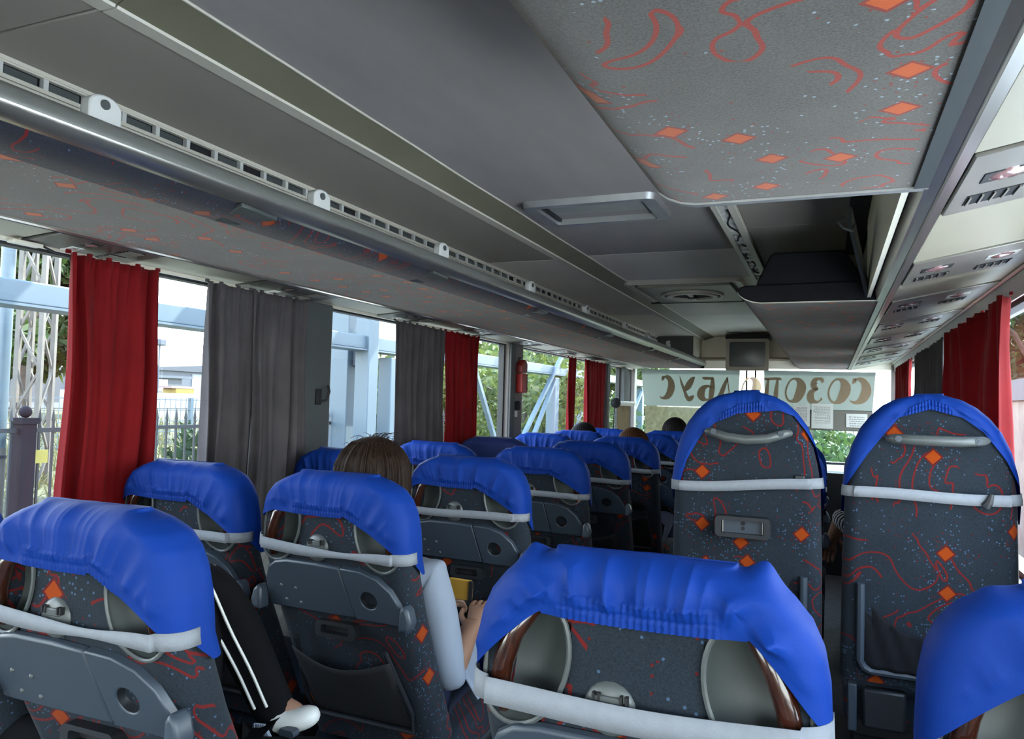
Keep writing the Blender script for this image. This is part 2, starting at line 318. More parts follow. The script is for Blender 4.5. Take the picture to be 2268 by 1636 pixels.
# right-hand duct strip beside the opened section
ds = G().box(-.385, -.362, 1.2, 7.98, 2.04, 2.06).box(-.328, -.30, 1.2, 7.98, 2.035, 2.06).box(-.385, -.30, 1.2, 7.98, 2.062, 2.08).make('duct_strip', CREAM, roof, bevel=.003)
g = G()
for k in range(44): y = 1.52 + k * .065; g.box(-.362, -.328, y, y + .04, 2.05 - .004 * (k % 3), 2.058)
tag(g.make('duct_louvers', WHT, roof), kind='stuff')
g = G().tube([(-.345 + .012 * math.sin(y * 19), y, 2.046 - .004 * math.sin(y * 7)) for y in np.linspace(1.5, 4.6, 90)], .0035, 5); g.make('loose_wire', BLK, roof)

# roof hatch frame
t = thing('roof_hatch', 'silver-framed rectangular roof hatch in the middle of the ceiling', 'hatch', (-.795, 2.665, CZ))
def frame_rect(w, d, t1, z0, z1):
    o = rrect(-w, w, -d, d, .035); i = rrect(-w + t1, w - t1, -d + t1 * .8, d - t1 * .8, .012); return o, i
def ringplate(o, i, z0, z1, zi):
    g = G(); n = len(o); g.add([(a, b, z1) for a, b in o] + [(a * .985, b * .96, z0) for a, b in o] + [(a, b, z0) for a, b in i] + [(a, b, zi) for a, b in i], [])
    for k in range(n):
        k2 = (k + 1) % n
        for L in range(3): g.f.append((L * n + k, L * n + k2, (L + 1) * n + k2, (L + 1) * n + k))
    return g
o, i = frame_rect(.245, .165, .05, 0, 0)
ringplate(o, i, -.022, .0, .02).make('frame', MET2, t)
G().box(-.2, .2, -.128, .128, .012, .018).make('hatch_recess', BLK, t)
G().box(-.175, .18, -.115, .05, -.004, .004).make('hatch_blind', mat('hatch_blind', (.30, .31, .29), .4), t, bevel=.004)
G().box(-.19, -.18, -.12, .12, -.012, .01).box(.185, .193, -.12, .03, -.014, .01).make('guide_rail', RUB, t)
# round air vent on its panel
t = thing('ceiling_vent', 'round cream air vent set in a raised ceiling panel', 'vent', (-.79, 4.72, CZ))
ringplate(rrect(-.335, .335, -.42, .42, .03), rrect(-.30, .30, -.385, .385, .02), -.022, 0, -.004).make('panel_frame', CREAM, t)
G().prism(rrect(-.27, .27, -.34, .34, .02), 'z', -.03, -.004).make('vent_panel', BEI, t, bevel=.006)
G().box(-.335, .335, .36, .395, -.028, -.02).make('shadow_gap', BLK, t)
def ring(cx, cy, ra, rb, za, zb, n=36):
    g = G(); P = []
    for r, z in ((ra, za), (ra * .98 + rb * .02, zb), (rb, zb), (rb, za)):
        P += [(cx + r * math.cos(2 * PI * k / n), cy + r * math.sin(2 * PI * k / n), z) for k in range(n)]
    F = [(L * n + k, L * n + (k + 1) % n, ((L + 1) % 4) * n + (k + 1) % n, ((L + 1) % 4) * n + k) for L in range(4) for k in range(n)]
    return g.add(P, F)
ring(0, 0, .19, .172, -.03, -.042).make('outer_ring', CREAM, t); ring(0, 0, .172, .16, -.03, -.032).make('dark_groove', BLK, t)
ring(0, 0, .155, .125, -.03, -.048).make('inner_ring', CREAM, t)
G().prism([(a, b) for a, b in circ(0, 0, .125, 30)], 'z', -.034, -.028).make('vent_mouth', BLK, t)
G().box(-.013, .013, -.125, .125, -.05, -.036).make('cross_bar', CREAM, t, bevel=.004); G().tube([(.0, 0, -.036), (0, 0, -.052)], .028, 16).make('vent_hub', BLK, t)

# ---- left luggage rack (open tray with a rail)
LY0, LY1 = -1.6, 7.97
rk = thing('luggage_rack', 'long open luggage rack with patterned underside along the left wall', 'luggage rack', (0, 0, 0))
G().prism([(-1.755, 1.757), (-1.31, 1.757), (-1.31, 1.772), (-1.62, 1.775), (-1.755, 1.775)], 'y', LY0, LY1).make('fabric_underside', FR, rk)
cv = [(-1.31, 1.757), (-1.285, 1.7575), (-1.26, 1.760), (-1.238, 1.766), (-1.222, 1.775), (-1.212, 1.787), (-1.21, 1.80)]
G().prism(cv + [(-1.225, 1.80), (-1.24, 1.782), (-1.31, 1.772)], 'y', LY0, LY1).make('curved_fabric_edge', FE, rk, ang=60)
rail = [(-1.205 + .026 * math.cos(a), 1.814 + .026 * math.sin(a)) for a in np.linspace(0, 2 * PI, 20, endpoint=False)]
G().prism(rail, 'y', LY0, LY1).make('handrail', RAIL, rk, ang=60)
G().prism([(-1.214, 1.782), (-1.192, 1.785), (-1.178, 1.797), (-1.176, 1.803), (-1.19, 1.8), (-1.214, 1.79)], 'y', LY0, LY1).make('rail_lip', MET, rk)
G().prism([(-1.222, 1.826), (-1.215, 1.836), (-1.215, 1.840), (-1.24, 1.840), (-1.24, 1.826)], 'y', LY0, LY1).make('rail_groove', CREAM, rk)
G().box(-1.62, -1.235, LY0, LY1, 1.776, 1.782).make('tray_floor', DPL, rk)
G().box(-1.755, -1.20, LY1, LY1 + .015, 1.757, 1.84).make('end_cap', BEI, rk)
# slotted duct behind the rack
du = thing('air_duct', 'slotted aluminium air duct running behind the left rack rail', 'air duct', (0, 0, 0))
G().box(-1.60, -1.585, LY0, 7.5, 2.040, 2.049).box(-1.60, -1.588, LY0, 7.5, 2.036, 2.040).make('upper_lip', CREAM, du)
G().box(-1.625, -1.605, LY0, 7.5, 1.95, 2.049).make('duct_back', BLK, du)
G().box(-1.605, -1.588, LY0, 7.5, 2.003, 2.012).box(-1.605, -1.584, LY0, 7.5, 1.989, 1.999).box(-1.605, -1.58, LY0, 7.5, 1.972, 1.984).box(-1.605, -1.578, LY0, 7.5, 1.945, 1.965).make('lower_lip', CREAM, du)
g = G(); h = G()
y = -.5
while y < 7.4:
    g.box(-1.604, -1.590, y, y + .012, 2.010, 2.038)
    if random.random() < .72: h.box(-1.604, -1.594, y + .016, y + .088, 2.014, 2.031)
    y += .1
tag(g.make('slot_bridge', WHT, du), kind='stuff'); tag(h.make('slot_flap', GPL2, du), kind='stuff')
for k, y in enumerate((.965, 1.606, 2.284, 3.12, 3.95, 4.81, 5.47, 6.25)):
    b_ = thing('hanger_bracket', '%s white rounded bracket from the camera, standing on the left rack rail' % ORD[k], 'bracket', (-1.235, y, 1.838), 'brackets on the left rack rail')
    out = [(-.034, -.01), (.034, -.01)] + [(.034 * math.cos(a), .037 + .022 * math.sin(a)) for a in np.linspace(0, PI, 12)]
    G().prism(out, 'x', -.012, .014).make('bracket_plate', WHT, b_, bevel=.004)
    G().tube([(.014, -.004, .040), (.018, -.004, .040)], .009, 12).make('bolt', GPL2, b_)
for k, y in enumerate((1.354, 2.23, 3.23, 4.40, 5.57, 6.6)):
    b_ = thing('bag_hook', '%s grey wedge hook from the camera, below the left rack rail' % ORD[k], 'hook', (-1.2, y, 1.775), 'hooks below the left rack rail')
    G().add([(0, -.06, 0.008), (-.012, .07, 0.008), (-.09, .02, -.012), (-.10, -.04, -.014), (0, -.06, -.002), (-.012, .07, -.002), (-.09, .02, -.02), (-.10, -.04, -.022)],
            [(0, 1, 2, 3), (7, 6, 5, 4), (0, 4, 5, 1), (1, 5, 6, 2), (2, 6, 7, 3), (3, 7, 4, 0)]).make('hook_wedge', GPL2, b_, bevel=.002)
cb = thing('overhead_cabinet', 'grey and beige cabinet closing the front end of the left rack', 'cabinet', (-1.43, 7.52, 1.86))
G().box(-.19, .19, 0, .45, 0, .19).make('body', GPL2, cb, bevel=.004); G().box(.19, .2, 0, .45, 0, .19).make('side_panel', CEI3, cb)

# ---- right luggage rack: near section, open section, far section
cap = [(.155, 1.757), (-.245, 1.757), (-.275, 1.762), (-.30, 1.772), (-.318, 1.785), (-.328, 1.80), (-.32, 1.815), (-.30, 1.821), (-.274, 1.822), (.128, 1.826), (.155, 1.80)]
nr = thing('luggage_rack', 'near section of the right luggage rack with patterned grey fabric underside', 'luggage rack')
G().prism(cap, 'y', -1.6, 1.485).make('fabric_underside', FR, nr, ang=50)
G().prism([(a, b - .004 if b < 1.8 else b + .003) for a, b in cap], 'y', 1.487, 1.505).make('end_trim', MET2, nr, ang=50)
G().prism([(.132, 1.753), (.155, 1.753), (.155, 1.7575), (.136, 1.7575)], 'y', -1.6, 1.485).make('grey_border', GPL2, nr)
fr = thing('luggage_rack', 'far section of the right luggage rack, its black padded end facing the camera', 'luggage rack')
G().prism(cap, 'y', 2.975, 7.97).make('fabric_underside', FR, fr, ang=50)
G().prism(cap, 'y', 2.955, 2.974).make('end_cap', BLKP, fr, bevel=.006)
G().prism([(a, b - .003) for a, b in cap[:7]] + [(a, b + .002) for a, b in cap[:7]][::-1], 'y', 2.965, 2.99).make('edge_piping', CREAM, fr)
G().prism([(-.262, 1.822), (-.212, 1.935), (-.195, 1.944), (.045, 1.943), (.112, 1.824)], 'y', 2.965, 3.0).make('end_board', BLKP, fr, bevel=.008)
G().bar((.045, 2.28, 1.905), (.118, 2.95, 1.79), .012, .05).make('gas_strut', GPL2, fr, bevel=.003)
curve_obj('cord_loop', GPL2, [(.03, 2.25, 1.89), (.015, 2.22, 1.87), (.03, 2.2, 1.85), (.05, 2.24, 1.85), (.06, 2.3, 1.88)], .004, fr)
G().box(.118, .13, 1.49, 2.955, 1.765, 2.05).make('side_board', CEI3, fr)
G().box(.055, .117, 1.49, 3.6, 2.042, 2.05).make('dark_gap', BLK, fr)
G().prism([(.14, 1.79), (.15, 1.752), (.156, 1.752), (.156, 1.79)], 'y', 1.49, 2.96).make('channel_trim', MET, fr)

# ---- service channels above the windows
def slab(A, B, ya, yb, th):
    A, B = Vector((A[0], 0, A[1])), Vector((B[0], 0, B[1])); u = (B - A).normalized(); n = Vector((-u.z, 0, u.x))
    if n.z > 0: n = -n
    return [(A.x, A.z), (B.x, B.z), (B.x - n.x * th, B.z - n.z * th), (A.x - n.x * th, A.z - n.z * th)]
def channel(side, A, B, units, yend):
    ys = [Y0] + [v for u in units for v in u] + [yend]
    base = trim(G().prism(slab((A[0], A[1] + .006), (B[0], B[1] + .006), 0, 0, .01), 'y', Y0, yend), BEI)
    for k in range(0, len(ys), 2):
        if ys[k + 1] - ys[k] > .02: G().prism(slab(A, B, 0, 0, .006), 'y', ys[k] + .003, ys[k + 1] - .003).make('channel_panel', BEI, base, bevel=.002)
    Av, Bv = Vector((A[0], 0, A[1])), Vector((B[0], 0, B[1])); u = (Bv - Av); L = u.length; u.normalize(); n = Vector((-u.z, 0, u.x))
    if n.z > 0: n = -n
    for k, (ya, yb) in enumerate(units):
        th = thing('service_unit', '%s reading-light and vent unit from the camera, above the %s windows' % (ORD[k], side), 'service unit', (0, 0, 0), 'service units above the %s windows' % side)
        Mx = Matrix((u, Vector((0, 1, 0)), n)).transposed().to_4x4(); Mx.translation = Av + Vector((0, ya, 0)); th.matrix_world = Mx
        D = yb - ya; um = MET2 if side == 'right' else GPL2
        G().box(0.004, L - .004, .004, D - .004, -.003, .005).make('unit_plate', UNITM if side == 'right' else UNITD, th, bevel=.002)
        cs = (.075, .235) if side == 'right' else (.05, .125); hw = .036 if side == 'right' else .022
        for ci, c in enumerate(cs):
            lm = G().dome((c, D * .38, .004), hw * .9, 14, 5, 'z', .25); lm.make('lamp_lens', LENS, th)
            G().box(c - hw * 1.1, c + hw * 1.1, D * .38 - hw * .8, D * .38 + hw * .8, .003, .007).make('lamp_bezel', WHT if ci else RUB, th, bevel=.001)
            va, vb = D * .66, D * .83
            v = G().box(c - hw * 1.25, c + hw * 1.25, va, vb, .004, .0062).make('vent_slot', BLK, th)
            for s_ in range(5):
                x = c - hw * 1.1 + s_ * hw * .55; G().box(x - .0018, x + .0018, va + .003, vb - .003, .006, .0095).make('slat', UNITM, v)
UNITM = mat('unit_metal', (.25, .235, .205), .35, metal=.4, var=.08); UNITD = mat('unit_dark', (.10, .094, .088), .35, metal=.3, var=.15)
LENS = mat('lamp_lens', (.28, .16, .16), .1, var=.3, coat=.8)
RU = [(1.324, 1.717), (2.255, 2.64), (3.03, 3.43), (3.79, 4.17), (4.54, 4.92), (5.32, 5.7), (6.1, 6.48), (6.88, 7.25)]
LU = [(1.30, 1.63), (2.07, 2.50), (2.98, 3.34), (3.74, 4.12), (4.5, 4.88), (5.28, 5.66), (6.06, 6.44), (6.85, 7.2)]
channel('right', (.198, 1.757), (.54, 1.825), RU, 7.97)
channel('left', (-1.785, 1.757), (-1.945, 1.745), LU, 7.97)
trim(G().prism([(.155, 1.753), (.172, 1.750), (.174, 1.756), (.178, 1.749), (.196, 1.752), (.198, 1.762), (.155, 1.80)], 'y', Y0, 7.97), MET)
trim(G().prism([(.54, 1.822), (.548, 1.816), (.556, 1.742), (.562, 1.742), (.57, 1.83), (.54, 1.832)], 'y', Y0, 7.97), MET2)
trim(G().prism([(.536, 1.818), (.544, 1.814), (.546, 1.826), (.538, 1.828)], 'y', Y0, 7.97), CREAM)
trim(G().prism([(-1.755, 1.752), (-1.763, 1.749), (-1.766, 1.756), (-1.772, 1.749), (-1.786, 1.753), (-1.786, 1.77), (-1.755, 1.77)], 'y', Y0, 7.97), MET)
trim(G().box(-1.955, -1.94, Y0, 7.97, 1.735, 1.75), CREAM)
# covers behind racks so that no daylight leaks over them
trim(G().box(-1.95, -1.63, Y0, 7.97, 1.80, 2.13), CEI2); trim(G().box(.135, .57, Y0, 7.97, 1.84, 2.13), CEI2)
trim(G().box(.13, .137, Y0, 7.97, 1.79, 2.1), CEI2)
broken = thing('broken_clip', 'cracked cream clip dangling above the nearest left window', 'clip', (-1.935, 1.36, 1.738))
curve_obj('bent_wire', BLK, [(0, 0, 0), (.01, .03, -.012), (.012, .07, -.012), (.012, .075, -.03)], .003, broken); G().box(-.01, .02, -.09, -.01, -.008, .002).make('clip_body', CREAM, broken, bevel=.003)

# ------------------------------------------------------------------ curtains
def curtain(label, x, ya, yb, m, folds, amp, seed, z0=.80, z1=1.728, pinch=.12, sgn=1, lean=0.0):
    rs = random.Random(seed); ph = [rs.uniform(0, 6.28) for _ in range(5)]; nu, nv = folds * 14, 30
    w = [rs.uniform(.75, 1.3) for _ in range(folds)]; cum = np.concatenate([[0], np.cumsum(w)]); cum = cum / cum[-1]
    def fn(u, v):
        z = z0 + (z1 - z0) * v; k = np.searchsorted(cum, u, side='right') - 1; k = min(max(k, 0), folds - 1)
        t = (u - cum[k]) / (cum[k + 1] - cum[k]); a = amp * (.75 + .5 * math.sin(k * 2.3 + ph[0])) * (1 - .45 * v ** 3)
        prof = math.cos(2 * PI * t + .5 * math.sin(3.2 * v + k)); prof = math.copysign(abs(prof) ** .75, prof)
        gather = .35 * amp * math.sin(2 * PI * t * 3 + k) * max(0, v - .75) * 4
        xx = x + sgn * (a * prof + gather + .006 * math.sin(5 * v + ph[1] + u * 9))
        yc = (ya + yb) / 2; yy = yc + (u - .5) * (yb - ya) * (1 - pinch * (1 - abs(2 * v - 1) ** 1.5) * .35) + .004 * math.sin(9 * v + ph[2]) + lean * (1 - v) + .25 * a * math.sin(4 * PI * t)
        return (xx, yy, z)
    t = thing('window_curtain', label, 'curtain', (0, 0, 0))
    G().grid(nu, nv, fn).make('curtain_cloth', m, t, solid=.003, ang=60)
    def hem(u, v): p = fn(u, .5 * 0 + v * .02); return (p[0] - .0 + .0035 * sgn, p[1], p[2])
    G().grid(nu, 3, hem).make('hem', m, t, solid=.002)
    g = G()
    for k in range(folds + 1): y = ya + (yb - ya) * cum[k]; g.box(x - .004, x + .004, y - .006, y + .006, z1 - .002, z1 + .008)
    tag(g.make('curtain_hooks', m, t), kind='stuff')
    return t
curtain('wide red curtain at the nearest left window', -1.895, 1.405, 1.70, RED, 4, .022, 3)
curtain('wide grey curtain beside the dark pillar at the left windows', -1.895, 1.90, 2.12, GRC, 3, .022, 4)
curtain('grey curtain overlapping the dark pillar with the small black hook', -1.89, 2.10, 2.42, GRC, 5, .017, 14)
curtain('narrow-pleated grey curtain touching a red one at the left windows', -1.895, 3.07, 3.585, GRC, 7, .017, 5)
curtain('red curtain touching the grey one at the left windows', -1.895, 3.58, 4.0, RED, 6, .017, 6)
curtain('thin red strip standing for a curtain reflection near the front left windows', -1.92, 5.72, 5.90, RED, 2, .012, 7)  # added cloth strip in place of the red curtain's reflection
curtain('red curtain farthest forward on the left, beside the driver blind', -1.895, 6.1, 6.70, RED, 5, .018, 8)
curtain('dark grey curtain edge behind the farthest left red curtain', -1.91, 6.68, 6.86, GRC, 3, .01, 18)
curtain('large red curtain at the nearest right window', .505, 2.70, 3.95, RED, 6, .036, 9, sgn=-1, pinch=.35)
curtain('grey curtain between two red curtains at the right windows', .51, 4.15, 5.5, GRC, 9, .02, 10, sgn=-1, pinch=.2)
curtain('small red curtain farthest forward at the right windows', .51, 5.80, 7.1, RED, 8, .018, 11, sgn=-1, pinch=.2)

# ------------------------------------------------------------------ front end
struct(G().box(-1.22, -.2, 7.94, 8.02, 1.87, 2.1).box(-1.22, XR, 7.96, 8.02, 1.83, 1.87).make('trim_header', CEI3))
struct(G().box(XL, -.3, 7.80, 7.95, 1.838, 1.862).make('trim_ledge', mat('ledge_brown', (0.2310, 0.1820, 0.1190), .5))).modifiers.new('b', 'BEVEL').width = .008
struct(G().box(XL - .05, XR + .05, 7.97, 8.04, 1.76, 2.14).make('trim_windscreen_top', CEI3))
for s, x in ((1, XL - .02), (-1, XR - .03)): struct(G().box(x, x + .05, 7.95, 8.05, .9, 1.8).make('trim_corner_post', PIL2))
ws = struct(G().box(-1.93, -.775, 8.03, 8.034, .85, 1.765).make('window_windscreen_left', GLW)); G().box(-.79, -.775, 8.0, 8.05, .92, 1.765).make('window_gasket', RUB, ws)
ws = struct(G().box(-.70, .54, 8.03, 8.034, .85, 1.765).make('window_windscreen_right', GLW)); G().box(-.705, -.69, 8.0, 8.05, .92, 1.765).make('window_gasket', RUB, ws)
struct(G().prism([(7.25, .0), (7.25, .62), (7.4, .74), (7.55, .78), (8.02, .83), (8.02, 0)], 'x', XL, XR).make('trim_dashboard', DPL)); struct(G().prism([(7.56, .782), (8.01, .832), (8.01, .838), (7.56, .788)], 'x', XL + .1, XR - .1).make('trim_dashboard_top', mat('dashboard_pale', (.13, .13, .12), .7)))
struct(G().box(-.5, XR, 6.9, 6.93, 0, .84).make('trim_partition', DPL))
# television under the ceiling
tv = thing('television', 'old boxy television hanging from the ceiling at the front', 'television', (-.725, 7.45, 1.715))
PTV = mat('tv_housing', (0.2926, 0.2527, 0.1995), .45, var=.05)
holed(rrect(-.195, .195, 0, .30, .018), [rrect(-.163, .163, .035, .272, .018)], -.02, .01).make('bezel', PTV, tv)
G().add([(-.195, .01, 0), (.195, .01, 0), (.195, .01, .30), (-.195, .01, .30), (-.12, .38, .05), (.12, .38, .05), (.12, .38, .29), (-.12, .38, .29)], [(0, 1, 5, 4), (1, 2, 6, 5), (2, 3, 7, 6), (3, 0, 4, 7), (4, 5, 6, 7)]).make('back_housing', PTV, tv)
SCR = mat('tv_glass', (0.0490, 0.0560, 0.0560), .3, var=.03)
G().grid(17, 13, lambda u, v: ((u - .5) * .33, .004 - .016 * math.cos((u - .5) * 2.4) * math.cos((v - .5) * 2.2), .154 + (v - .5) * .242)).make('screen', SCR, tv)
G().box(-.2, .2, -.01, .25, .302, .345).make('ceiling_bracket', BLK, tv)
# header cover lines beside the tv
G().box(-.42, -.33, 7.935, 7.945, 1.99, 1.995).box(-.42, -.33, 7.935, 7.945, 1.955, 1.96).make('cover_seam', OLIV, bpy.data.objects['trim_header'])

# ------------------------------------------------------------------ windscreen banner, mirrored lettering
BAN = sheer('banner_film', (.26, .28, .27), (.29, .30, .285), .03); LET = sheer('letter_film', (.37, .28, .19), (.40, .31, .22), .12)
LOW = sheer('mesh_blind', (.20, .175, .11), (.06, .06, .045), .22); BLI = mat('blind_grey', (0.1400, 0.1330, 0.1155), .8, var=.15, vs=3, trans=.3)
bt = thing('windscreen_banner', 'translucent sun strip with mirrored beige Cyrillic lettering across the windscreen', 'banner', (0, 7.985, 0))
LB = [(-1.86, 1.745), (-.845, 1.745), (-.86, 1.36), (-1.815, 1.36)]; RB = [(-.615, 1.745), (.40, 1.735), (.375, 1.365), (-.60, 1.36)]
G().prism(LB, 'y', 0, .003).make('banner_sheet', BAN, bt); G().prism(RB, 'y', 0, .003).make('banner_sheet', BAN, bt)
G().prism([(-1.815, 1.359), (-.86, 1.359), (-.87, .95), (-1.80, .95)], 'y', .002, .005).make('lower_mesh', LOW, bt)
G().prism([(-.60, 1.359), (.375, 1.364), (.365, 1.17), (-.595, 1.17)], 'y', .002, .005).make('lower_blind', BLI, bt)
G().tube([(-.9, 0, 1.359), (.37, 0, 1.365)], .0025, 6).tube([(-.6, 0, 1.17), (.36, 0, 1.17)], .003, 6).make('cord_edge', RUB, bt)
# glyphs drawn as flat swashy strokes: centre line points with a width at each
GL = {
 'С': [[(.78, .93, .02), (.70, .985, .05), (.56, .99, .09), (.36, .88, .13), (.22, .66, .19), (.19, .42, .22), (.30, .18, .19), (.50, .05, .10), (.70, .05, .05), (.82, .13, .02)], [(.83, .80, .03), (.76, .93, .12), (.70, .98, .05)]],
 'О': [[(.52, .99, .05), (.32, .90, .12), (.17, .66, .21), (.16, .40, .22), (.28, .14, .18), (.48, .02, .07), (.66, .08, .05), (.80, .28, .05), (.84, .52, .05), (.78, .78, .05), (.66, .94, .05), (.52, .99, .05)]],
 'З': [[(.16, .84, .08), (.28, .96, .09), (.46, .99, .07), (.62, .90, .15), (.66, .76, .19), (.56, .62, .12), (.38, .56, .03)], [(.38, .56, .03), (.60, .50, .11), (.74, .32, .20), (.68, .12, .18), (.46, .01, .10), (.24, .05, .05), (.10, .18, .08)]],
 'П': [[(.02, .90, .02), (.16, .97, .06), (.9, .95, .06), (.99, .99, .02)], [(.24, .94, .07), (.22, .4, .13), (.20, .02, .15)], [(.76, .94, .07), (.75, .4, .13), (.74, .02, .15)]],
 'Л': [[(.0, .12, .09), (.10, .03, .08), (.22, .12, .04), (.44, .70, .04), (.55, .98, .05)], [(.53, .99, .06), (.68, .55, .13), (.84, .02, .16)]],
 'Б': [[(.86, .98, .02), (.7, .94, .07), (.28, .95, .06)], [(.33, .95, .08), (.26, .5, .14), (.24, .05, .12)], [(.26, .52, .03), (.5, .60, .07), (.72, .48, .16), (.78, .26, .19), (.64, .06, .13), (.44, .0, .06), (.22, .04, .05)]],
 'У': [[(.10, .98, .03), (.22, .88, .13), (.38, .58, .17), (.50, .40, .08)], [(.88, .99, .02), (.74, .72, .06), (.52, .38, .07), (.34, .10, .09), (.18, .02, .12), (.06, .12, .10), (.04, .2, .03)]],
}
def catmull(P, n=7):
    P = [np.array(p) for p in P]; Q = [2 * P[0] - P[1]] + P + [2 * P[-1] - P[-2]]; out = []
    for i in range(1, len(Q) - 2):
        for k in range(n):
            t = k / n; out.append(.5 * ((2 * Q[i]) + (-Q[i - 1] + Q[i + 1]) * t + (2 * Q[i - 1] - 5 * Q[i] + 4 * Q[i + 1] - Q[i + 2]) * t * t + (-Q[i - 1] + 3 * Q[i] - 3 * Q[i + 1] + Q[i + 2]) * t ** 3))
    out.append(P[-1]); return out
def glyph(ch, x0, w, z0, h, par, name='letter', m=None, yo=-.004):
    g = G()
    for st in GL[ch]:
        C = catmull(st); n = len(C); L = []; R = []
        for i in range(n):
            d = C[min(i + 1, n - 1)][:2] - C[max(i - 1, 0)][:2]; d = d / (np.linalg.norm(d) + 1e-9); nn = np.array((-d[1], d[0])); wv = max(.004, 2.6 * C[i][2] ** 1.15) / 2
            for lst, s in ((L, 1), (R, -1)):
                p = C[i][:2] + nn * wv * s; xx = p[0] - .18 * (p[1] - .5); lst.append((x0 - xx * w, z0 + p[1] * h))
        vs = [(a, yo, b) for a, b in L] + [(a, yo, b) for a, b in R] + [(a, yo + .002, b) for a, b in L] + [(a, yo + .002, b) for a, b in R]
        fs = [(i, i + 1, n + i + 1, n + i) for i in range(n - 1)] + [(2 * n + i, 3 * n + i, 3 * n + i + 1, 2 * n + i + 1) for i in range(n - 1)]
        g.add(vs, fs)
    return g.make(name, m or LET, par)
pos = [(.355, .235), (.10, .20), (-.125, .165), (-.305, .20), (-.51, .17), (-.76, .20), (-.965, .17), (-1.155, .19), (-1.355, .19), (-1.575, .13)]
pos = [(.345, .20), (.155, .21), (-.055, .165), (-.245, .20), (-.465, .17), (-.665, .20), (-.90, .17), (-1.075, .20), (-1.30, .20), (-1.515, .17)]
for ch, (x, w) in zip('СОЗОПОЛБУС', pos): glyph(ch, x + .01, w, 1.435, .235, bt)
# papers on the blind
PAP = mat('paper', (0.5040, 0.5180, 0.4900), .8, var=.03, trans=.25); INK = mat('ink', (.18, .18, .17), .9)
def paper(label, x0, x1, z0, z1, rows, h, seed, words=None):
    t = thing('notice', label, 'paper sheet', (0, 7.978, 0)); G().box(x0, x1, 0, .001, z0, z1).make('sheet', PAP, t); rs = random.Random(seed); g = G()
    for k in range(rows):
        z = z1 - .035 - k * h; x = x1 - .025
        while x > x0 + .03:
            w = rs.uniform(.006, .022)
            if k > 4 and rs.random() < .06: break
            g.box(x - w, x, -.0008, 0, z, z + h * .42); x -= w + .005
    tag(g.make('printed_lines', INK, t), kind='stuff')
paper('large printed sheet pinned on the blind right of the tall seat', -.165, .03, 1.185, 1.425, 15, .011, 1)
paper('printed sheet partly hidden behind the tall seat, beside the larger sheet', -.33, -.18, 1.20, 1.415, 14, .011, 2)
paper('small notice with five bold lines on the grey blind', .145, .33, 1.205, 1.335, 5, .021, 3)
# driver side blind roll, cloth and dark window post
dbl = thing('roller_blind', 'white roller blind tube with beige cloth at the driver side window', 'blind', (0, 0, 0))
G().tube([(-1.865, 7.03, 1.372), (-1.865, 7.66, 1.372)], .024, 14).make('blind_tube', WHT, dbl); G().ball((-1.865, 6.99, 1.375), .05, 12, 9).make('tube_end', BLK, dbl)
G().grid(30, 6, lambda u, v: (-1.873 + .008 * math.sin(u * 31), 7.08 + u * .5, .85 + v * .50)).make('blind_cloth', mat('beige_cloth', (0.2940, 0.2380, 0.1540), .9, trans=.35), dbl, solid=.003)
G().tube([(-1.87, 6.97, 1.36), (-1.87, 6.95, 1.2), (-1.88, 6.97, .95)], .005, 6).make('cord', BLK, dbl)
mr = thing('driver_window_post', 'dark grey vertical panel beside the driver window', 'panel', (-1.91, 7.42, 1.39)); G().box(-.01, .02, 0, .12, 0, .34).make('panel_body', PIL, mr, bevel=.004)
# emergency hammer box
hb = thing('emergency_box', 'red emergency box on the taupe pillar at the left windows', 'emergency box', (-1.925, 4.70, 1.42))
REDP = mat('red_plastic', (0.3150, 0.0140, 0.0140), .35); G().box(0, .05, -.045, .045, 0, .13).make('lower_case', REDP, hb, bevel=.006)
G().prism([(-.045, .135), (.045, .135), (.05, .19), (.03, .215), (0, .222), (-.03, .20), (-.045, .18)], 'x', 0, .045).make('upper_case', mat('dark_red_plastic', (.2, .012, .012), .4), hb, bevel=.004)
g = G()
for k in range(9): g.box(.05, .053, .02, .04, .012 + k * .013, .018 + k * .013)
tag(g.make('ridge', RUB, hb), kind='stuff')
G().tube([(0.01, -.03, .22), (.03, -.04, .235), (.01, -.05, .23)], .003, 6).make('hammer_cord', BLK, hb)
wl = thing('window_latch', 'small black latch under the red emergency box', 'latch', (-1.925, 4.66, 1.335)); G().box(0, .03, -.02, .02, -.03, .03).make('latch_body', BLK, wl, bevel=.008); G().box(0, .008, -.03, .02, -.075, -.035).make('latch_plate', WHT, wl, bevel=.003)

# ------------------------------------------------------------------ seats
class Shape: pass
REG = Shape(); REG.zt = 1.165; REG.z0 = .42; REG.hw = ([.40, .8, .97, 1.04, 1.08, 1.11, 1.135, 1.152, 1.165], [.200, .210, .216, .213, .206, .193, .172, .144, .107])
REG.yr = ([.40, .53, .83, .97, 1.165], [.20, .14, .005, -.045, -.045]); REG.th = ([.40, .83, 1.0, 1.165], [.13, .11, .10, .085]); REG.capz = .045
REG.dish = [(-.146, 1.028), (.146, 1.028)]
TAL = Shape(); TAL.zt = 1.412; TAL.z0 = .555; TAL.hw = ([.55, .9, 1.124, 1.19, 1.255, 1.31, 1.35, 1.38, 1.40, 1.412], [.232, .229, .223, .214, .198, .174, .145, .113, .076, .03])
TAL.yr = ([.55, 1.0, 1.25, 1.412], [.045, .01, -.0, .005]); TAL.th = ([.55, 1.0, 1.412], [.12, .10, .07]); TAL.capz = .05; TAL.dish = []
NR_, NC_, NS_, NF_ = 141, 7, 4, 17
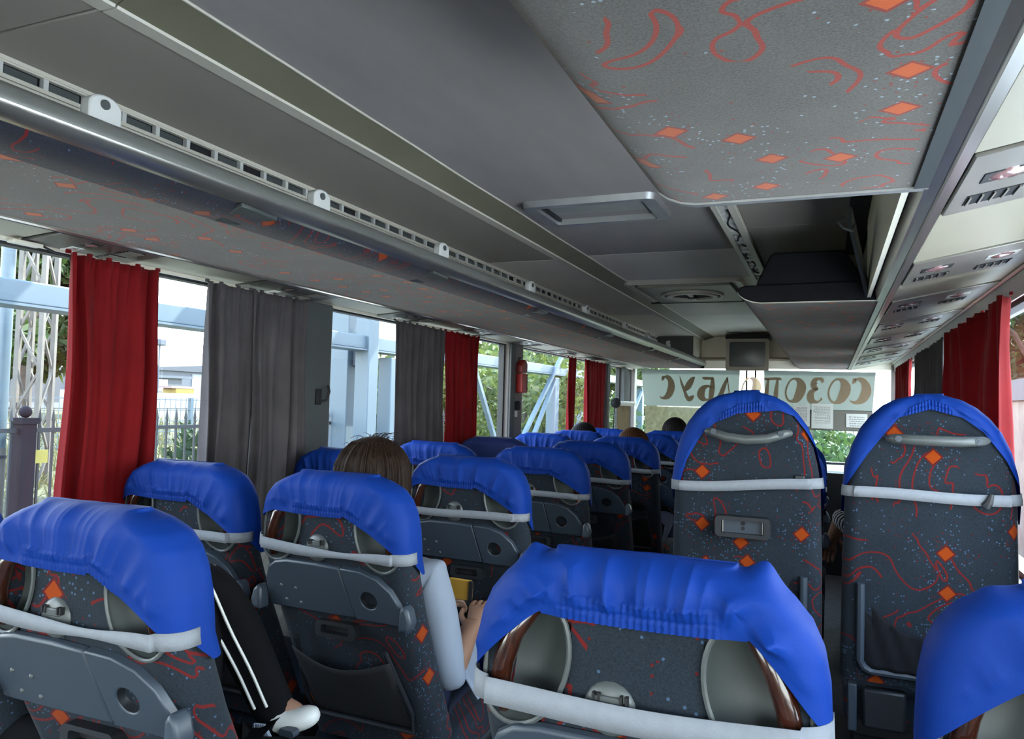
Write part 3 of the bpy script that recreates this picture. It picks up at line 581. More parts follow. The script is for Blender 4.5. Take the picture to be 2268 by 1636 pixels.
def ringpts():
    L = [('r', i / (NR_ - 1)) for i in range(NR_)] + [('cr', i / NC_) for i in range(1, NC_ + 1)] + [('sr', i / NS_) for i in range(1, NS_)] + [('cR', i / NC_) for i in range(0, NC_)]
    L += [('f', i / (NF_ - 1)) for i in range(NF_)] + [('cF', i / NC_) for i in range(1, NC_ + 1)] + [('sl', i / NS_) for i in range(1, NS_)] + [('cl', i / NC_) for i in range(0, NC_)]
    return L
RP = ringpts()
def interp(tab, z): return float(np.interp(z, tab[0], tab[1]))
def seatP(S, t, z, off=0.0):
    a = interp(S.hw, z) + off; th = interp(S.th, z); b = th / 2
    b += off; zt = S.zt + off * .6
    if z > zt - S.capz: q = min(1, (z - (zt - S.capz)) / S.capz); b *= math.sqrt(max(.004, 1 - q * q))
    ym = interp(S.yr, z) + th / 2; r = min(b * .95, .042, a * .9); k, s = t
    if k == 'r': return Vector((-(a - r) + 2 * (a - r) * s, ym - b, z))
    if k == 'f': return Vector(((a - r) - 2 * (a - r) * s, ym + b, z))
    if k == 'sr': return Vector((a, ym - b + r + (2 * b - 2 * r) * s, z))
    if k == 'sl': return Vector((-a, ym + b - r - (2 * b - 2 * r) * s, z))
    cx, cy, a0 = {'cr': (a - r, ym - b + r, -90), 'cR': (a - r, ym + b - r, 0), 'cF': (-(a - r), ym + b - r, 90), 'cl': (-(a - r), ym - b + r, 180)}[k]
    an = math.radians(a0 + 90 * s); return Vector((cx + r * math.cos(an), cy + r * math.sin(an), z))
def dishd(S, x, z, k=1.0):
    d = 0
    for cx, cz in S.dish:
        sx = 1 if cx > 0 else -1; X = (x - cx) * sx; Z = z - cz; X2 = X * .95 + Z * .30; Z2 = Z * .95 - X * .30
        q = (X2 / .060) ** 2 + (Z2 / .088) ** 2
        if q < 1: d = max(d, (1 - q) ** .5)
    return d * .062 * k
def loft(S):
    zs = [S.z0 + (S.zt - .05 - S.z0) * i / 44 for i in range(44)] + [S.zt - .05 + .05 * math.sin(PI / 2 * i / 9) for i in range(10)]
    g = G(); n = len(RP)
    for z in zs:
        for t in RP:
            p = seatP(S, t, z)
            if t[0] == 'r': p.y += dishd(S, p.x, z, 1.12)
            g.v.append(tuple(p))
    for j in range(len(zs) - 1):
        for i in range(n): i2 = (i + 1) % n; g.f.append((j * n + i, j * n + i2, (j + 1) * n + i2, (j + 1) * n + i))
    g.f.append(tuple(range(n))[::-1]); g.f.append(tuple((len(zs) - 1) * n + i for i in range(n))); return g
def cover(S, hem, seed, amp=1.0, ears=0.0, band=True, off=.009, front=.93, nv=46):
    rs = random.Random(seed); F = [(rs.uniform(55, 75), rs.uniform(0, 6.3)), (rs.uniform(90, 120), rs.uniform(0, 6.3)), (rs.uniform(26, 38), rs.uniform(0, 6.3))]; cx = rs.uniform(-.03, .03)
    g = G(); n = len(RP); cols = []
    zf = front
    for t in RP:
        p = seatP(S, t, 1.0); k, s = t; hl, hr = hem(-1), hem(1)
        if k in ('r', 'cr', 'cl'):
            lo, hi = .95, S.zt - .002
            for _ in range(22):
                mz = (lo + hi) / 2
                if mz > hem(max(-1, min(1, seatP(S, t, mz).x / hem.hw))): hi = mz
                else: lo = mz
            h = (lo + hi) / 2
        elif k in ('sr',): h = hr + (zf - hr) * s
        elif k in ('cR', 'f', 'cF'): h = zf
        elif k == 'sl': h = zf + (hl - zf) * s
        cols.append(h)
    hz = S.hw[1][0]; mx = max(S.hw[1])
    for j in range(nv):
        v = j / (nv - 1)
        for i, t in enumerate(RP):
            h = cols[i]
            z = h + (S.zt + off * .6 - h) * (1 - (1 - v) ** 1.5); p = seatP(S, t, z, off)
            if t[0] in ('r', 'cr', 'cl'):
                d = z - h; x = p.x - cx; xf = x / (1 + 3.2 * d); env = min(1, max(0, d - .012) / .02) * math.exp(-max(0, d - .03) / .06)
                pl = sum(w * (1 - 2 * abs(math.sin(xf * f + q)) ** .7) for (f, q), w in zip(F, (.6, .4, .4)))
                edge = 1.0 if t[0] == 'r' else .3
                p.y -= amp * .0062 * env * (pl + 1.0) * edge
                if band and t[0] == 'r' and d < .03:
                    flat = max(0, min(1, (.66 - abs(t[1] * 2 - 1)) * 9)); p.y -= flat * (.0034 * (.5 + .5 * math.sin(x * 740)) + .0022 * (1 if d < .013 or d > .016 else 0))
                p.y -= amp * .004 * (.6 + noise.noise(Vector((x * 14 + seed, z * 16, seed * 3.1)))) * min(1, d * 30)
            p.z += .004 * noise.noise(Vector((p.x * 13, seed * 7.7, 0))) * v * v
            if ears and z > S.zt - .06: p.z += ears * (math.exp(-((p.x + .152) / .016) ** 2) * .8 + math.exp(-((p.x - .150) / .019) ** 2)) * max(0, 1 - abs(p.y - interp(S.yr, 1.15) - .04) / .07) * v
            g.v.append(tuple(p))
    for j in range(nv - 1):
        for i in range(n): i2 = (i + 1) % n; g.f.append((j * n + i, j * n + i2, (j + 1) * n + i2, (j + 1) * n + i))
    g.f.append(tuple((nv - 1) * n + i for i in range(n))); return g
def hemf(zm, xl, zl, xr, zr, hw=.216):
    """straight gathered hem in the middle, dropping towards each outer edge"""
    def f(u):
        x = u * hw
        if x < xl: q = (xl - x) / (hw + xl); q = q ** 1.15; return zm + (zl - zm) * q
        if x > xr: q = (x - xr) / (hw - xr); q = q ** 1.15; return zm + (zr - zm) * q
        return zm - .006 * math.cos(x * 9)
    f.hw = hw; return f
def hemt(tab):
    f = lambda u: float(np.interp(u * .234, [a for a, b in tab], [b for a, b in tab]))
    f.hw = .234; return f
def strap(S, zl, zr, h, seed, sag=.004, fold=0.0, off=.018):
    g = G(); sel = [('sl', 0.5)] + [t for t in RP if t[0] == 'cl'] + [t for t in RP if t[0] == 'r'][::5] + [t for t in RP if t[0] == 'cr'] + [('sr', .5)]
    n = len(sel); vs = []
    for j in range(3):
        for t in sel:
            p0 = seatP(S, t, .98); u = (p0.x / .235 + 1) / 2; z = zl + (zr - zl) * u - sag * math.sin(PI * u) + .003 * math.sin(u * 7 + seed) + (j - 1) * h / 2 * (1 - fold * .55 * math.exp(-((u - .62) / .16) ** 2))
            p = seatP(S, t, z, off if t[0] == 'r' else .010); vs.append(p)
    g.add(vs, [(j * n + i, j * n + i + 1, (j + 1) * n + i + 1, (j + 1) * n + i) for j in range(2) for i in range(n - 1)]); return g
def dish_liner(S, k):
    cx, cz = S.dish[k]; sx = 1 if cx > 0 else -1
    def fn(u, v):
        a = u * 2 * PI; r = v; X2 = .060 * r * math.cos(a); Z2 = .088 * r * math.sin(a); X = (X2 * .95 - Z2 * .30) / .9925; Z = (Z2 * .95 + X2 * .30) / .9925
        x = cx + X * sx; z = cz + Z; x = max(-.203, min(.203, x)); e_ = max(0, abs(x) - (interp(S.hw, z) - .042)); return (x, interp(S.yr, z) + .042 - math.sqrt(max(0, .042 ** 2 - e_ * e_)) + .056 * math.sqrt(max(0, 1 - r * r)) - .002, z)
    g = G().grid(30, 10, fn, cu=True); rim = [fn(i / 36, 1.0) for i in range(37)]
    return g, G().tube([(a, b - .002, c) for a, b, c in rim], .0036, 6, cap=False)
def bar_handle(cx, cz):
    s = 1 if cx > 0 else -1; return G().tube([(cx + s * a, b, cz + c) for a, b, c in ((-.022, -.0, .072), (-.004, -.030, .062), (.016, -.040, .032), (.030, -.040, -.008), (.037, -.036, -.045), (.038, -.02, -.078))], [.008, .013, .014, .014, .014, .011], 12)
TRAY = [(-.200, .817), (-.203, .86), (-.198, .90), (-.183, .932), (-.158, .950), (-.12, .957), (-.03, .957), (.04, .956), (.10, .950), (.145, .934), (.178, .903), (.197, .862), (.206, .825), (.203, .812), (.0, .814)]
def tray_parts(par, S):
    ang = math.atan2(.055, .15)
    def place(o, y=-.055): pass
    Mx = Matrix.Translation((0, -.012, .885)) @ Matrix.Rotation(ang, 4, 'X') @ Matrix.Translation((0, 0, -.885))
    # the tilt leans the top of the tray backwards like the seat back behind it
    xs = .062
    left = [(a, b) for a, b in TRAY if a <= xs - .02] ; left = TRAY[:7] + [(xs - .022, .9525), (xs, .815), (0, .814)]
    rightp = [(xs - .020, .9525)] + TRAY[8:14] + [(xs + .002, .8135)]
    tt = G().prism(left, 'y', -.018, 0).xf(Mx).make('tray_table', GPL, par, bevel=.005)
    hole = circ(.112, .872, .0235, 22)
    ph = holed(rightp, [hole], -.018, 0).xf(Mx).make('cup_holder_panel', GPL, tt)
    md = ph.modifiers.new('b', 'BEVEL'); md.width = .003; md.segments = 2; md.limit_method = 'ANGLE'; md.angle_limit = 1.2
    G().grid(22, 6, lambda u, v: (.112 + .0235 * math.cos(u * 2 * PI) * math.cos(v * 1.5), -.018 + .03 * math.sin(v * 1.5) + .002, .872 + .0235 * math.sin(u * 2 * PI) * math.cos(v * 1.5)), cu=True).xf(Mx).make('cup_recess', DPL, tt)
    for sx, sz in ((-.15, .882), (-.105, .878), (-.142, .842), (-.097, .838)):
        G().dome((sx, -.018, sz), .0048, 10, 4, '-y', .7).xf(Mx).make('screw', GPL2, tt)
    G().tube([Mx @ Vector(p) for p in ((.155, -.006, .83), (.175, -.02, .90), (.135, -.02, .935))], .004, 6)
    for s in (1, -1):
        g = G().prism([(0, 0), (.028, .004), (.034, .025), (.026, .052), (.012, .066), (.002, .05)], 'y', -.026, .012)
        g.xf(Matrix.Translation((.209 if s > 0 else -.2, -.022, .81)) @ Matrix.Scale(s, 4, Vector((1, 0, 0))))
        g.make('tray_hinge', GPL2 if False else GPL, par, bevel=.008, seg=3)
    return tt
def seat(label, S, cov, covm, strp, wood=(1, 1), tray=True, name='bus_seat'):
    t = thing(name, label, 'seat', (0, 0, 0), 'patterned bus seats with blue head covers')
    bk = cov['loft'].copy() if False else None
    o = bpy.data.objects.new('backrest', S.me); COL.objects.link(o); o.parent = t
    c = cov.make('head_cover', covm, t, ang=70)
    if strp: strp.make('elastic_strap', BAND, c, solid=.0016)
    for k in range(len(S.dish)):
        if wood[k]:
            l, r = dish_liner(S, k); lo = l.make('hand_hole', HOL, t, ang=60); r.make('hole_rim', GPL2, lo); bar_handle(*S.dish[k]).make('wooden_grip', WOOD, t, ang=60)
    if tray:
        tray_parts(t, S)
        hk = G().dome((-.03, -.044, .985), .034, 18, 6, '-y', .3).make('hook_shell', GPL2, t); G().box(-.048, -.012, -.056, -.05, .99, 1.003).make('hook_tab', GPL2, hk, bevel=.002)
        for q in (-.05, -.043, -.015, -.008): G().box(q, q + .003, -.058, -.05, .994, 1.006).make('hook_slot', BLK, hk)
    if S is REG:
        lb = holed(rrect(-.06, .06, .755, .795, .012), [rrect(-.042, .042, .765, .786, .006)], -.015, .03).xf(Matrix.Translation((0, .012, 0))).make('latch_box', DPL, t, bevel=0); G().box(-.045, .045, .02, .03, .76, .79).make('latch_recess', BLK, lb)
        G().tube([(.135, .02, .735), (.165, .11, .56), (.155, .14, .50), (-.155, .14, .50), (-.165, .11, .56), (-.135, .02, .735)], .007, 8).make('pocket_frame', DPL, t)
        G().grid(16, 10, lambda u, v: (-.15 + .30 * u, .14 - .118 * v - .012 * math.sin(PI * u) * v, .51 + .20 * v - .035 * math.sin(PI * u) * v)).make('net_pocket', BLK, t, solid=.002)
    z = S.z0
    if S is REG: cu = G().prism([(.20, .37), (.27, .46), (.34, .475), (.60, .495), (.66, .485), (.675, .45), (.66, .39), (.3, .36)], 'x', -.22, .22).make('seat_cushion', FS, t, bevel=.02)
    else: cu = G().prism([(.12, .42), (.16, .50), (.5, .52), (.57, .50), (.58, .46), (.56, .41), (.14, .40)], 'x', -.22, .22).make('seat_cushion', FS, t, bevel=.02)
    G().box(-.20, .20, .28, .60, .30, .36).make('seat_frame', DPL, t, bevel=.01)
    for sx in (-.17, .17): G().box(sx - .02, sx + .02, .36, .50, 0, .30).make('leg', DPL, t, bevel=.005)
    return t
for S in (REG, TAL): S.me = loft(S).mesh('backrest', FS, 60)
HA = hemf(1.095, -.115, 1.0, .125, .985); HB = hemf(1.070, -.15, 1.045, .045, .972); HC = hemf(1.066, -.14, 1.0, .05, .975)
def place(t, x, y, rz=0): t.location = (x, y, 0); t.rotation_euler = (0, 0, rz); return t
AX, WX = -1.14, -1.64
ROWS = [.925, 1.615, 2.36, 3.045, 3.745, 4.46, 5.15, 5.86]
# right pair nearest the camera
n1 = place(seat('aisle-side bus seat directly below the camera, cover corners pointed like ears', REG, cover(REG, HA, 2, 1.7, ears=.030), BLUE, strap(REG, .985, .99, .034, 1, off=.018)), -.217, .975)
n2 = place(seat('bus seat cut off at the bottom right corner, cover rim in bright light', REG, cover(REG, hemf(1.07, -.10, .97, .15, .98), 5, .5, ears=.01, off=.012), BLUE, strap(REG, .975, .97, .03, 1)), .325, 1.04)
n2.rotation_euler = (0, 0, -.06)
# left prototypes
pA = seat('x', REG, cover(REG, HB, 11, 1.0), BLUE, strap(REG, .99, .975, .028, 2, fold=.9)); pB = seat('x', REG, cover(REG, HB, 21, 1.1), BLUE, strap(REG, .985, .982, .026, 3))
pC = seat('x', REG, cover(REG, HC, 31, 1.2, ears=.012), BLUE, strap(REG, .985, .98, .024, 4)); pD = seat('x', REG, cover(REG, hemf(.99, -.1, .97, .1, .97), 41, .25, band=False), NAVY, None)
pE = seat('x', REG, cover(REG, HC, 51, 1.0), BLUE, strap(REG, .985, .98, .026, 5), tray=False)
AL = ['near left aisle seat cut by the left edge, blue cover and grey tray table', 'left aisle seat in front of the dark-haired woman’s back, twisted white strap', 'left aisle seat with half-round hook shell showing above its tray, third row', 'left aisle seat with peaked cover corner, fourth row from the camera',
      'left aisle seat with visible cup recess, fifth row from the camera', 'left aisle seat without tray table, small bracket on its dark back, sixth row', 'left aisle seat in front of the denim jacket, seventh row', 'left aisle seat farthest forward, beside the tall seat cover edge']
WL = ['left window seat outside the lower left picture edge, nearest row', 'left window seat before the wide red curtain, second row', 'left window seat mostly hidden by the dark-haired head, third row', 'left window seat in front of the narrow-pleated grey curtain, fourth row',
      'left window seat with plain navy cover and no pleats, fifth row', 'left window seat below the red emergency box, sixth row', 'left window seat hiding a black-haired head, seventh row', 'left window seat farthest forward near the driver blind']
pr = [pA, pA, pB, pC, pC, pE, pC, pB]; wr = [pB, pB, pA, pB, pD, pC, pC, pC]; used = set()
def put(p, x, y, label, rz=0):
    if p.name not in used: used.add(p.name); p['label'] = label; return place(p, x, y, rz)
    return dup(p, (x, y, 0), label, rz)
for k, y in enumerate(ROWS):
    put(pr[k], AX, y, AL[k], (.02, -.01, .0, .015, 0, -.01, 0, 0)[k]); put(wr[k], WX - .01, y + (-.03 if k == 4 else .01), WL[k])
for k, (y, a) in enumerate(((3.33, 'glimpsed in the gap between the two tall seats'), (4.03, 'second glimpsed beyond the gap between the tall seats'), (4.73, 'third and farthest glimpsed between the tall seats'))):
    put(pC, -.235, y, 'aisle-side right bus seat ' + a); put(pC if k else pB, .30, y + .02, 'window-side right bus seat ' + a)

# the two tall seats
T1H = hemt([(-.234, 1.09), (-.195, 1.10), (-.17, 1.19), (-.13, 1.27), (-.09, 1.31), (-.02, 1.343), (.1, 1.356), (.15, 1.335), (.2, 1.245), (.234, 1.225)])
T2H = hemt([(-.234, 1.11), (-.21, 1.14), (-.16, 1.23), (-.12, 1.29), (-.08, 1.345), (0, 1.372), (.08, 1.35), (.13, 1.31), (.18, 1.235), (.21, 1.17), (.234, 1.13)])
def tall(label, hem, st, box, seed, sagz, hx):
    t = seat(label, TAL, cover(TAL, hem, seed, .55, off=.009, front=1.05), BLUE, st, tray=False)
    t['group'] = 'tall bus seats with grab handles'
    g = G().tube([(hx - .125, -.012, 1.283), (hx - .112, -.03, 1.284), (hx - .06, -.042, 1.284 - sagz), (hx, -.045, 1.284 - sagz * 1.35), (hx + .06, -.042, 1.284 - sagz), (hx + .112, -.03, 1.286), (hx + .125, -.012, 1.287)], [.010, .014, .015, .0155, .015, .014, .010], 12)
    gh = g.make('grab_handle', GPL2, t, ang=60)
    for s in (-1, 1): G().tube([(hx + s * .10, -.045, 1.285), (hx + s * .10, -.05, 1.285)], .009, 14).tube([(hx + s * .10, -.05, 1.285), (hx + s * .10, -.052, 1.285)], .004, 8).make('screw', GPL, gh)
    if box:
        bx = holed(rrect(-.083, .083, .958, 1.022, .014), [rrect(-.064, .064, .970, 1.010, .004)], -.034, .02).make('socket_box', DPL, t); G().box(-.066, .066, -.014, -.01, .968, 1.012).make('socket_plate', GPL, bx)
        G().tube([(0, -.0155, 1.0), (0, -.013, 1.0)], .007, 14).tube([(0, -.0155, .985), (0, -.013, .985)], .006, 14).make('socket_hole', BLK, bx)
        for s in (-1, 1): G().box(s * .058, s * .061, -.028, -.014, .972, 1.008).make('metal_guide', MET, bx)
        G().box(.150, .178, -.006, .01, 1.135, 1.16).make('cloth_clip', DPL, t, bevel=.003)
    # netted pocket in an L-shaped frame
    fx = .178
    g = G()
    for s in (-1, 1):
        pts = [(s * fx, .85), (s * fx, .62), (s * (fx - .012), .60), (s * (fx - .03), .592)]
        g.tube([(a, interp(TAL.yr, b) - .012, b) for a, b in pts], .011, 8)
    g.tube([(-(fx - .03), interp(TAL.yr, .592) - .012, .592), (fx - .03, interp(TAL.yr, .592) - .012, .592)], .011, 8).make('pocket_frame', GPL, t, bevel=0)
    G().grid(24, 12, lambda u, v: (-fx + 2 * fx * u, interp(TAL.yr, .6) - .010 - .015 * math.sin(PI * u) + .004 * math.sin(40 * u + 6 * v), .6 + (.24 - .13 * math.sin(PI * min(1, u * 1.1)) ** .7) * v)).make('net_pocket', BLKP, t, solid=.002)
    G().box(-.17, -.05, .06, .10, .41, .53).make('mount_bracket', DPL, t, bevel=.01); G().box(-.21, -.185, .05, .08, .40, .54).make('mount_post', GPL, t, bevel=.004)
    return t
t1 = place(tall('tall bus seat left of the gap, cover slipped towards its left side', T1H, strap(TAL, 1.105, 1.14, .032, 3), True, 61, .016, .01), -.247, 2.50)
t2 = place(tall('tall bus seat right of the gap, cover evenly arched with a straight grab handle', T2H, strap(TAL, 1.122, 1.125, .032, 6, sag=.002), False, 71, .001, .015), .268, 2.50)
G().tube([(.138, -.012, 1.105), (.145, -.02, 1.12), (.15, -.02, 1.14)], [.014, .01, .006], 8).make('strap_hook', DPL, t2)

# ------------------------------------------------------------------ people
SKIN = mat('skin', (0.2604, 0.1364, 0.0868), .5, var=.06, vs=10); HAIRD = mat('dark_hair', (.016, .007, .0035), .6, var=.9, vs=4, bump=.6, bs=20, stretch=(40, 40, 1.5), spec=.2)
HAIRB = mat('brown_hair', (.055, .022, .009), .6, spec=.12, var=.8, vs=4, stretch=(40, 40, 1.5)); HAIRK = mat('black_hair', (.006, .005, .005), .6, spec=.1, var=.6, vs=4, stretch=(40, 40, 1.5))
SHW = mat('white_shirt', (0.2232, 0.2542, 0.3100), .85, var=.05, bump=.4, bs=30); DEN = mat('denim', (0.0174, 0.0310, 0.0620), .9, var=.4, vs=30, bump=.3); PNV = mat('navy_trousers', (.012, .018, .05), .85, var=.2)
BTR = mat('black_tracksuit', (.004, .004, .005), .9, spec=.1, var=.2, bump=.3, bs=40); STR = striped('striped_cloth', (.62, .62, .62), (.02, .02, .025), 95.0, 1); GSH = mat('grey_shirt', (.12, .12, .13), .9)
def skin(name, chains, mt, parent, sub=2, root=0):
    me = bpy.data.meshes.new(name); bm = bmesh.new(); L = bm.verts.layers.skin.verify(); key = {}; first = None
    for ch in chains:
        prev = None
        for p in ch:
            k = tuple(round(c, 4) for c in p[:3])
            if k not in key:
                v = bm.verts.new(p[:3]); r = p[3]; ry = p[4] if len(p) > 4 else r; v[L].radius = (r, ry); key[k] = v
                if first is None: first = v
            v = key[k]
            if prev is not None and prev != v and not bm.edges.get((prev, v)): bm.edges.new((prev, v))
            prev = v
    first[L].use_root = True; bm.to_mesh(me); bm.free(); me.materials.append(mt)
    o = bpy.data.objects.new(name, me); COL.objects.link(o); o.parent = parent
    s = o.modifiers.new('s', 'SKIN'); s.use_smooth_shade = True; b = o.modifiers.new('u', 'SUBSURF'); b.levels = sub; b.render_levels = sub; return o
def fingers(w, d, up, side, curl=.5, r=.0085):
    """palm and five finger chains from wrist w, pointing along d, thumb on side"""
    w, d, up, side = Vector(w), Vector(d).normalized(), Vector(up).normalized(), Vector(side).normalized(); ch = []
    palm = w + d * .05; ch.append([(*w, .026, .02), (*palm, .030, .016)])
    for k, (o, L) in enumerate(((.028, .068), (.010, .078), (-.009, .072), (-.027, .056))):
        b = palm + side * o + d * .03; a = d * (1 - curl * .4) + up * -curl * .5; c = d * (.6 - curl) - up * curl * .9
        ch.append([(*palm, .030, .016), (*b, r * 1.15), (*(b + a.normalized() * L * .45), r), (*(b + a.normalized() * L * .45 + c.normalized() * L * .45), r * .8)])
    t0 = w + side * .03 + d * .018; ch.append([(*w, .026, .02), (*t0, r * 1.3), (*(t0 + (d + side * .8).normalized() * .03), r * 1.1), (*(t0 + (d * 1.3 + side * .5).normalized() * .056), r * .9)]); return ch
def hair(par, c, r, down, flare, m, seed, back=-1, strands=0):
    c = Vector(c); rs = random.Random(seed)
    def fn(u, v):
        a = u * 2 * PI; th = v * PI * .5 if v < .6 else PI * .3; facing = max(0, math.sin(a))   # +y is the face side
        if v < .55: b = PI / 2 * (v / .55); x = math.sin(b); z = math.cos(b) * r[2]
        else: q = (v - .55) / .45; x = 1 + flare * q - .10 * q * q; z = -down * q * (1 - .75 * facing)
        gr = 1 + (.018 * math.sin(a * 37 + seed + z * 6) + .012 * math.sin(a * 71 + 3 * seed)) * min(1, v * 3)
        return c + Vector((math.cos(a) * x * r[0] * gr, math.sin(a) * x * r[1] * gr * (1 - .12 * facing * (1 if v > .5 else 0)), z))
    h = G().grid(150, 26, fn, cu=True).make('hair', m, par, ang=180)
    if strands:
        g = G()
        for k in range(strands):
            a = rs.uniform(0, 2 * PI); q = rs.uniform(.1, .75); p = c + Vector((math.cos(a) * q * r[0], math.sin(a) * q * r[1] * .8, r[2] * math.sqrt(1 - q * q) - .004)); d = Vector((rs.uniform(-1, 1), rs.uniform(-.5, .5), rs.uniform(.1, .55))) * .035
            g.tube([p, p + d * .5 + Vector((0, 0, .006)), p + d, p + d * 1.5 - Vector((0, 0, .010))], [.0009, .0008, .0007, .0004], 4)
        for k in range(60):
            a = rs.uniform(PI, 2 * PI); pts = []
            for q in np.linspace(.2, 1, 7): p = fn(a / (2 * PI), q); d = (p - c); pts.append(c + d * 1.012 + Vector((.003 * math.sin(q * 5 + k), 0, 0)))
            g.tube(pts, .0014, 4)
        tag(g.make('loose_strands', m, h), kind='stuff')
    return h
def face(par, c, s=1.0):
    c = Vector(c); g = G()
    for sx in (-1, 1): g.ball(c + Vector((sx * .032, .083, .012)), .012, 10, 8)
    g.make('eyes', WHT, par); G().tube([c + Vector((0, .092, .018)), c + Vector((0, .108, -.012)), c + Vector((0, .114, -.022)), c + Vector((0, .09, -.032))], [.006, .009, .012, .008], 8).make('nose', SKIN, par)
    G().tube([c + Vector((-.022, .088, -.052)), c + Vector((0, .096, -.05)), c + Vector((.022, .088, -.052))], [.003, .006, .003], 8).make('mouth', mat('lips', (.4, .1, .09), .5), par)
    for sx in (-1, 1): G().ball(c + Vector((sx * .078, .0, -.005)), (.010, .02, .032), 10, 8).make('ear', SKIN, par)
def person(label, x, yr, hc, hairm, top, legs, arms=None, hairdown=.12, hr=(.098, .105, .105), strands=0, seed=1, knees=None, slv=.22):
    """hc: head centre; yr: row reference of the seat behind"""
    p = thing('person', label, 'person', (0, 0, 0)); h = Vector(hc); hip = Vector((x, yr + .36, .56)); sh = Vector((h.x * .5 + x * .5, h.y + .005, h.z - .235)); mid = (hip + sh) / 2
    A = arms or {}
    sw = .165; S_ = {s: sh + Vector((s * sw, 0, .0)) for s in (-1, 1)}
    C = [[(*hip, .12, .10), (*mid, .115, .095), (*(sh - Vector((0, 0, .06))), .125, .085), (*(sh + Vector((0, 0, .03))), .07, .06), (*(h - Vector((0, .0, .11))), .048, .048), (*(h - Vector((0, -.012, .06))), .062, .066), (*(h + Vector((0, .005, .005))), .074, .086), (*(h + Vector((0, 0, .055))), .066, .074)]]
    SHc = [[(*(hip + Vector((0, .02, -.03))), .135, .115), (*hip, .135, .115), (*mid, .13, .11), (*(sh - Vector((0, 0, .06))), .138, .098), (*(sh + Vector((0, 0, .015))), .09, .075), (*(sh + Vector((0, 0, .045))), .058, .056)]]
    base = sh - Vector((0, 0, .06))
    for s in (-1, 1):
        a = A.get(s) or [S_[s] + Vector((s * .035, .05, -.27)), S_[s] + Vector((-s * .03, .26, -.31))]
        e, w = Vector(a[0]), Vector(a[1]); st = S_[s] - Vector((0, 0, .02)); up = st.lerp(e, .5)
        C.append([(*base, .125, .085), (*st, .052), (*up, .045), (*e, .038), (*e.lerp(w, .35), .038), (*w, .026, .02)]); d = (w - e).normalized()
        side = Vector((-s, 0, 0)); side = (side - d * side.dot(d)).normalized(); C += fingers(w, d, d.cross(side) * s, side)
        SHc.append([(*base, .138, .098), (*st, .066), (*up, .060), (*(e + (e - up) * .04), .055), (*e.lerp(w, slv), .050 - .014 * slv)])
    P = []
    K = knees or {s: (Vector((x + s * .10, yr + .80, .60)), Vector((x + s * .10, yr + .86, .12))) for s in (-1, 1)}
    for s in (-1, 1):
        hj = hip + Vector((s * .09, .03, -.03)); k, f = Vector(K[s][0]), Vector(K[s][1])
        C.append([(*hip, .12, .10), (*hj, .07), (*hj.lerp(k, .5), .055), (*k, .038), (*k.lerp(f, .3), .040), (*f, .034), *([(*(f + Vector((.08, .02, -.02))), .02, .02)] if len(K[s]) > 2 else [(*(f + Vector((0, .05, -.05))), .032, .024), (*(f + Vector((0, .14, -.065))), .035, .02)])])
        P.append([(*hip, .135, .11), (*hj, .098), (*hj.lerp(k, .5), .083), (*k, .066), (*k.lerp(f, .35), .062), (*f.lerp(k, -.30 if slv > .5 else .06), .046)])
    skin('body', C, SKIN, p); skin('shirt', SHc, top, p); skin('trousers', P, legs, p)
    for s in (-1, 1):
        if knees and s in knees and len(knees[s]) > 2: continue
        f = Vector(K[s][1]); skin('shoe', [[(*(f + Vector((0, -.02, -.06))), .038, .035), (*(f + Vector((0, .05, -.065))), .045, .035), (*(f + Vector((0, .15, -.075))), .045, .026)]], WHT, p)
    face(p, h); hair(p, h + Vector((0, -.008, .018)), hr, hairdown, .04, hairm, seed, strands=strands); return p
# woman with dark bob and white shirt
w1 = person('person with dark bobbed hair and loose white shirt, holding a phone', -1.145, 1.615, (-1.185, 1.84, 1.128), HAIRD, SHW, PNV,
       {1: ((-.945, 1.87, .605), (-.958, 2.03, .70)), -1: ((-1.36, 1.95, .66), (-1.15, 2.10, .72))}, hairdown=.19, hr=(.106, .112, .106), strands=46, seed=4)
G().grid(14, 12, lambda u, v: (-1.15 + .27 * u, 1.90 + .27 * v - .02 * math.sin(u * 5), .672 + .008 * math.sin(u * 11 + v * 5) - .02 * v * v - .30 * max(0, u - .6))).make('shirt_hem', SHW, w1, solid=.004)
ph = thing('mobile_phone', 'black phone in a yellow case held by the woman in white', 'phone', (-1.035, 2.105, .775), rot=(.5, .1, .3)); G().prism(rrect(-.038, .038, -.03, .05, .008), 'y', 0, .006).make('phone_case', mat('yellow_case', (0.3844, 0.2108, 0.0248), .5), ph, bevel=.002)
G().prism(rrect(-.035, .035, -.027, .047, .006), 'y', .006, .010).make('phone_glass', BLK, ph); G().box(.026, .038, -.004, .002, -.03, .05).make('case_strap', BLK, ph)
rb = thing('red_bag', 'dark red bag on the lap of the woman in white', 'bag', (-.93, 2.16, .63)); G().grid(20, 12, lambda u, v: (.06 * math.cos(u * 2 * PI) * (1 + .2 * math.sin(u * 9)) * math.sin(.3 + v * 2.7), .05 * math.sin(u * 2 * PI) * math.sin(.3 + v * 2.7), .06 * v - .0 + .01 * math.sin(u * 15)), cu=True).make('bag_body', mat('dark_red_cloth', (.20, .012, .02), .8), rb, ang=60)
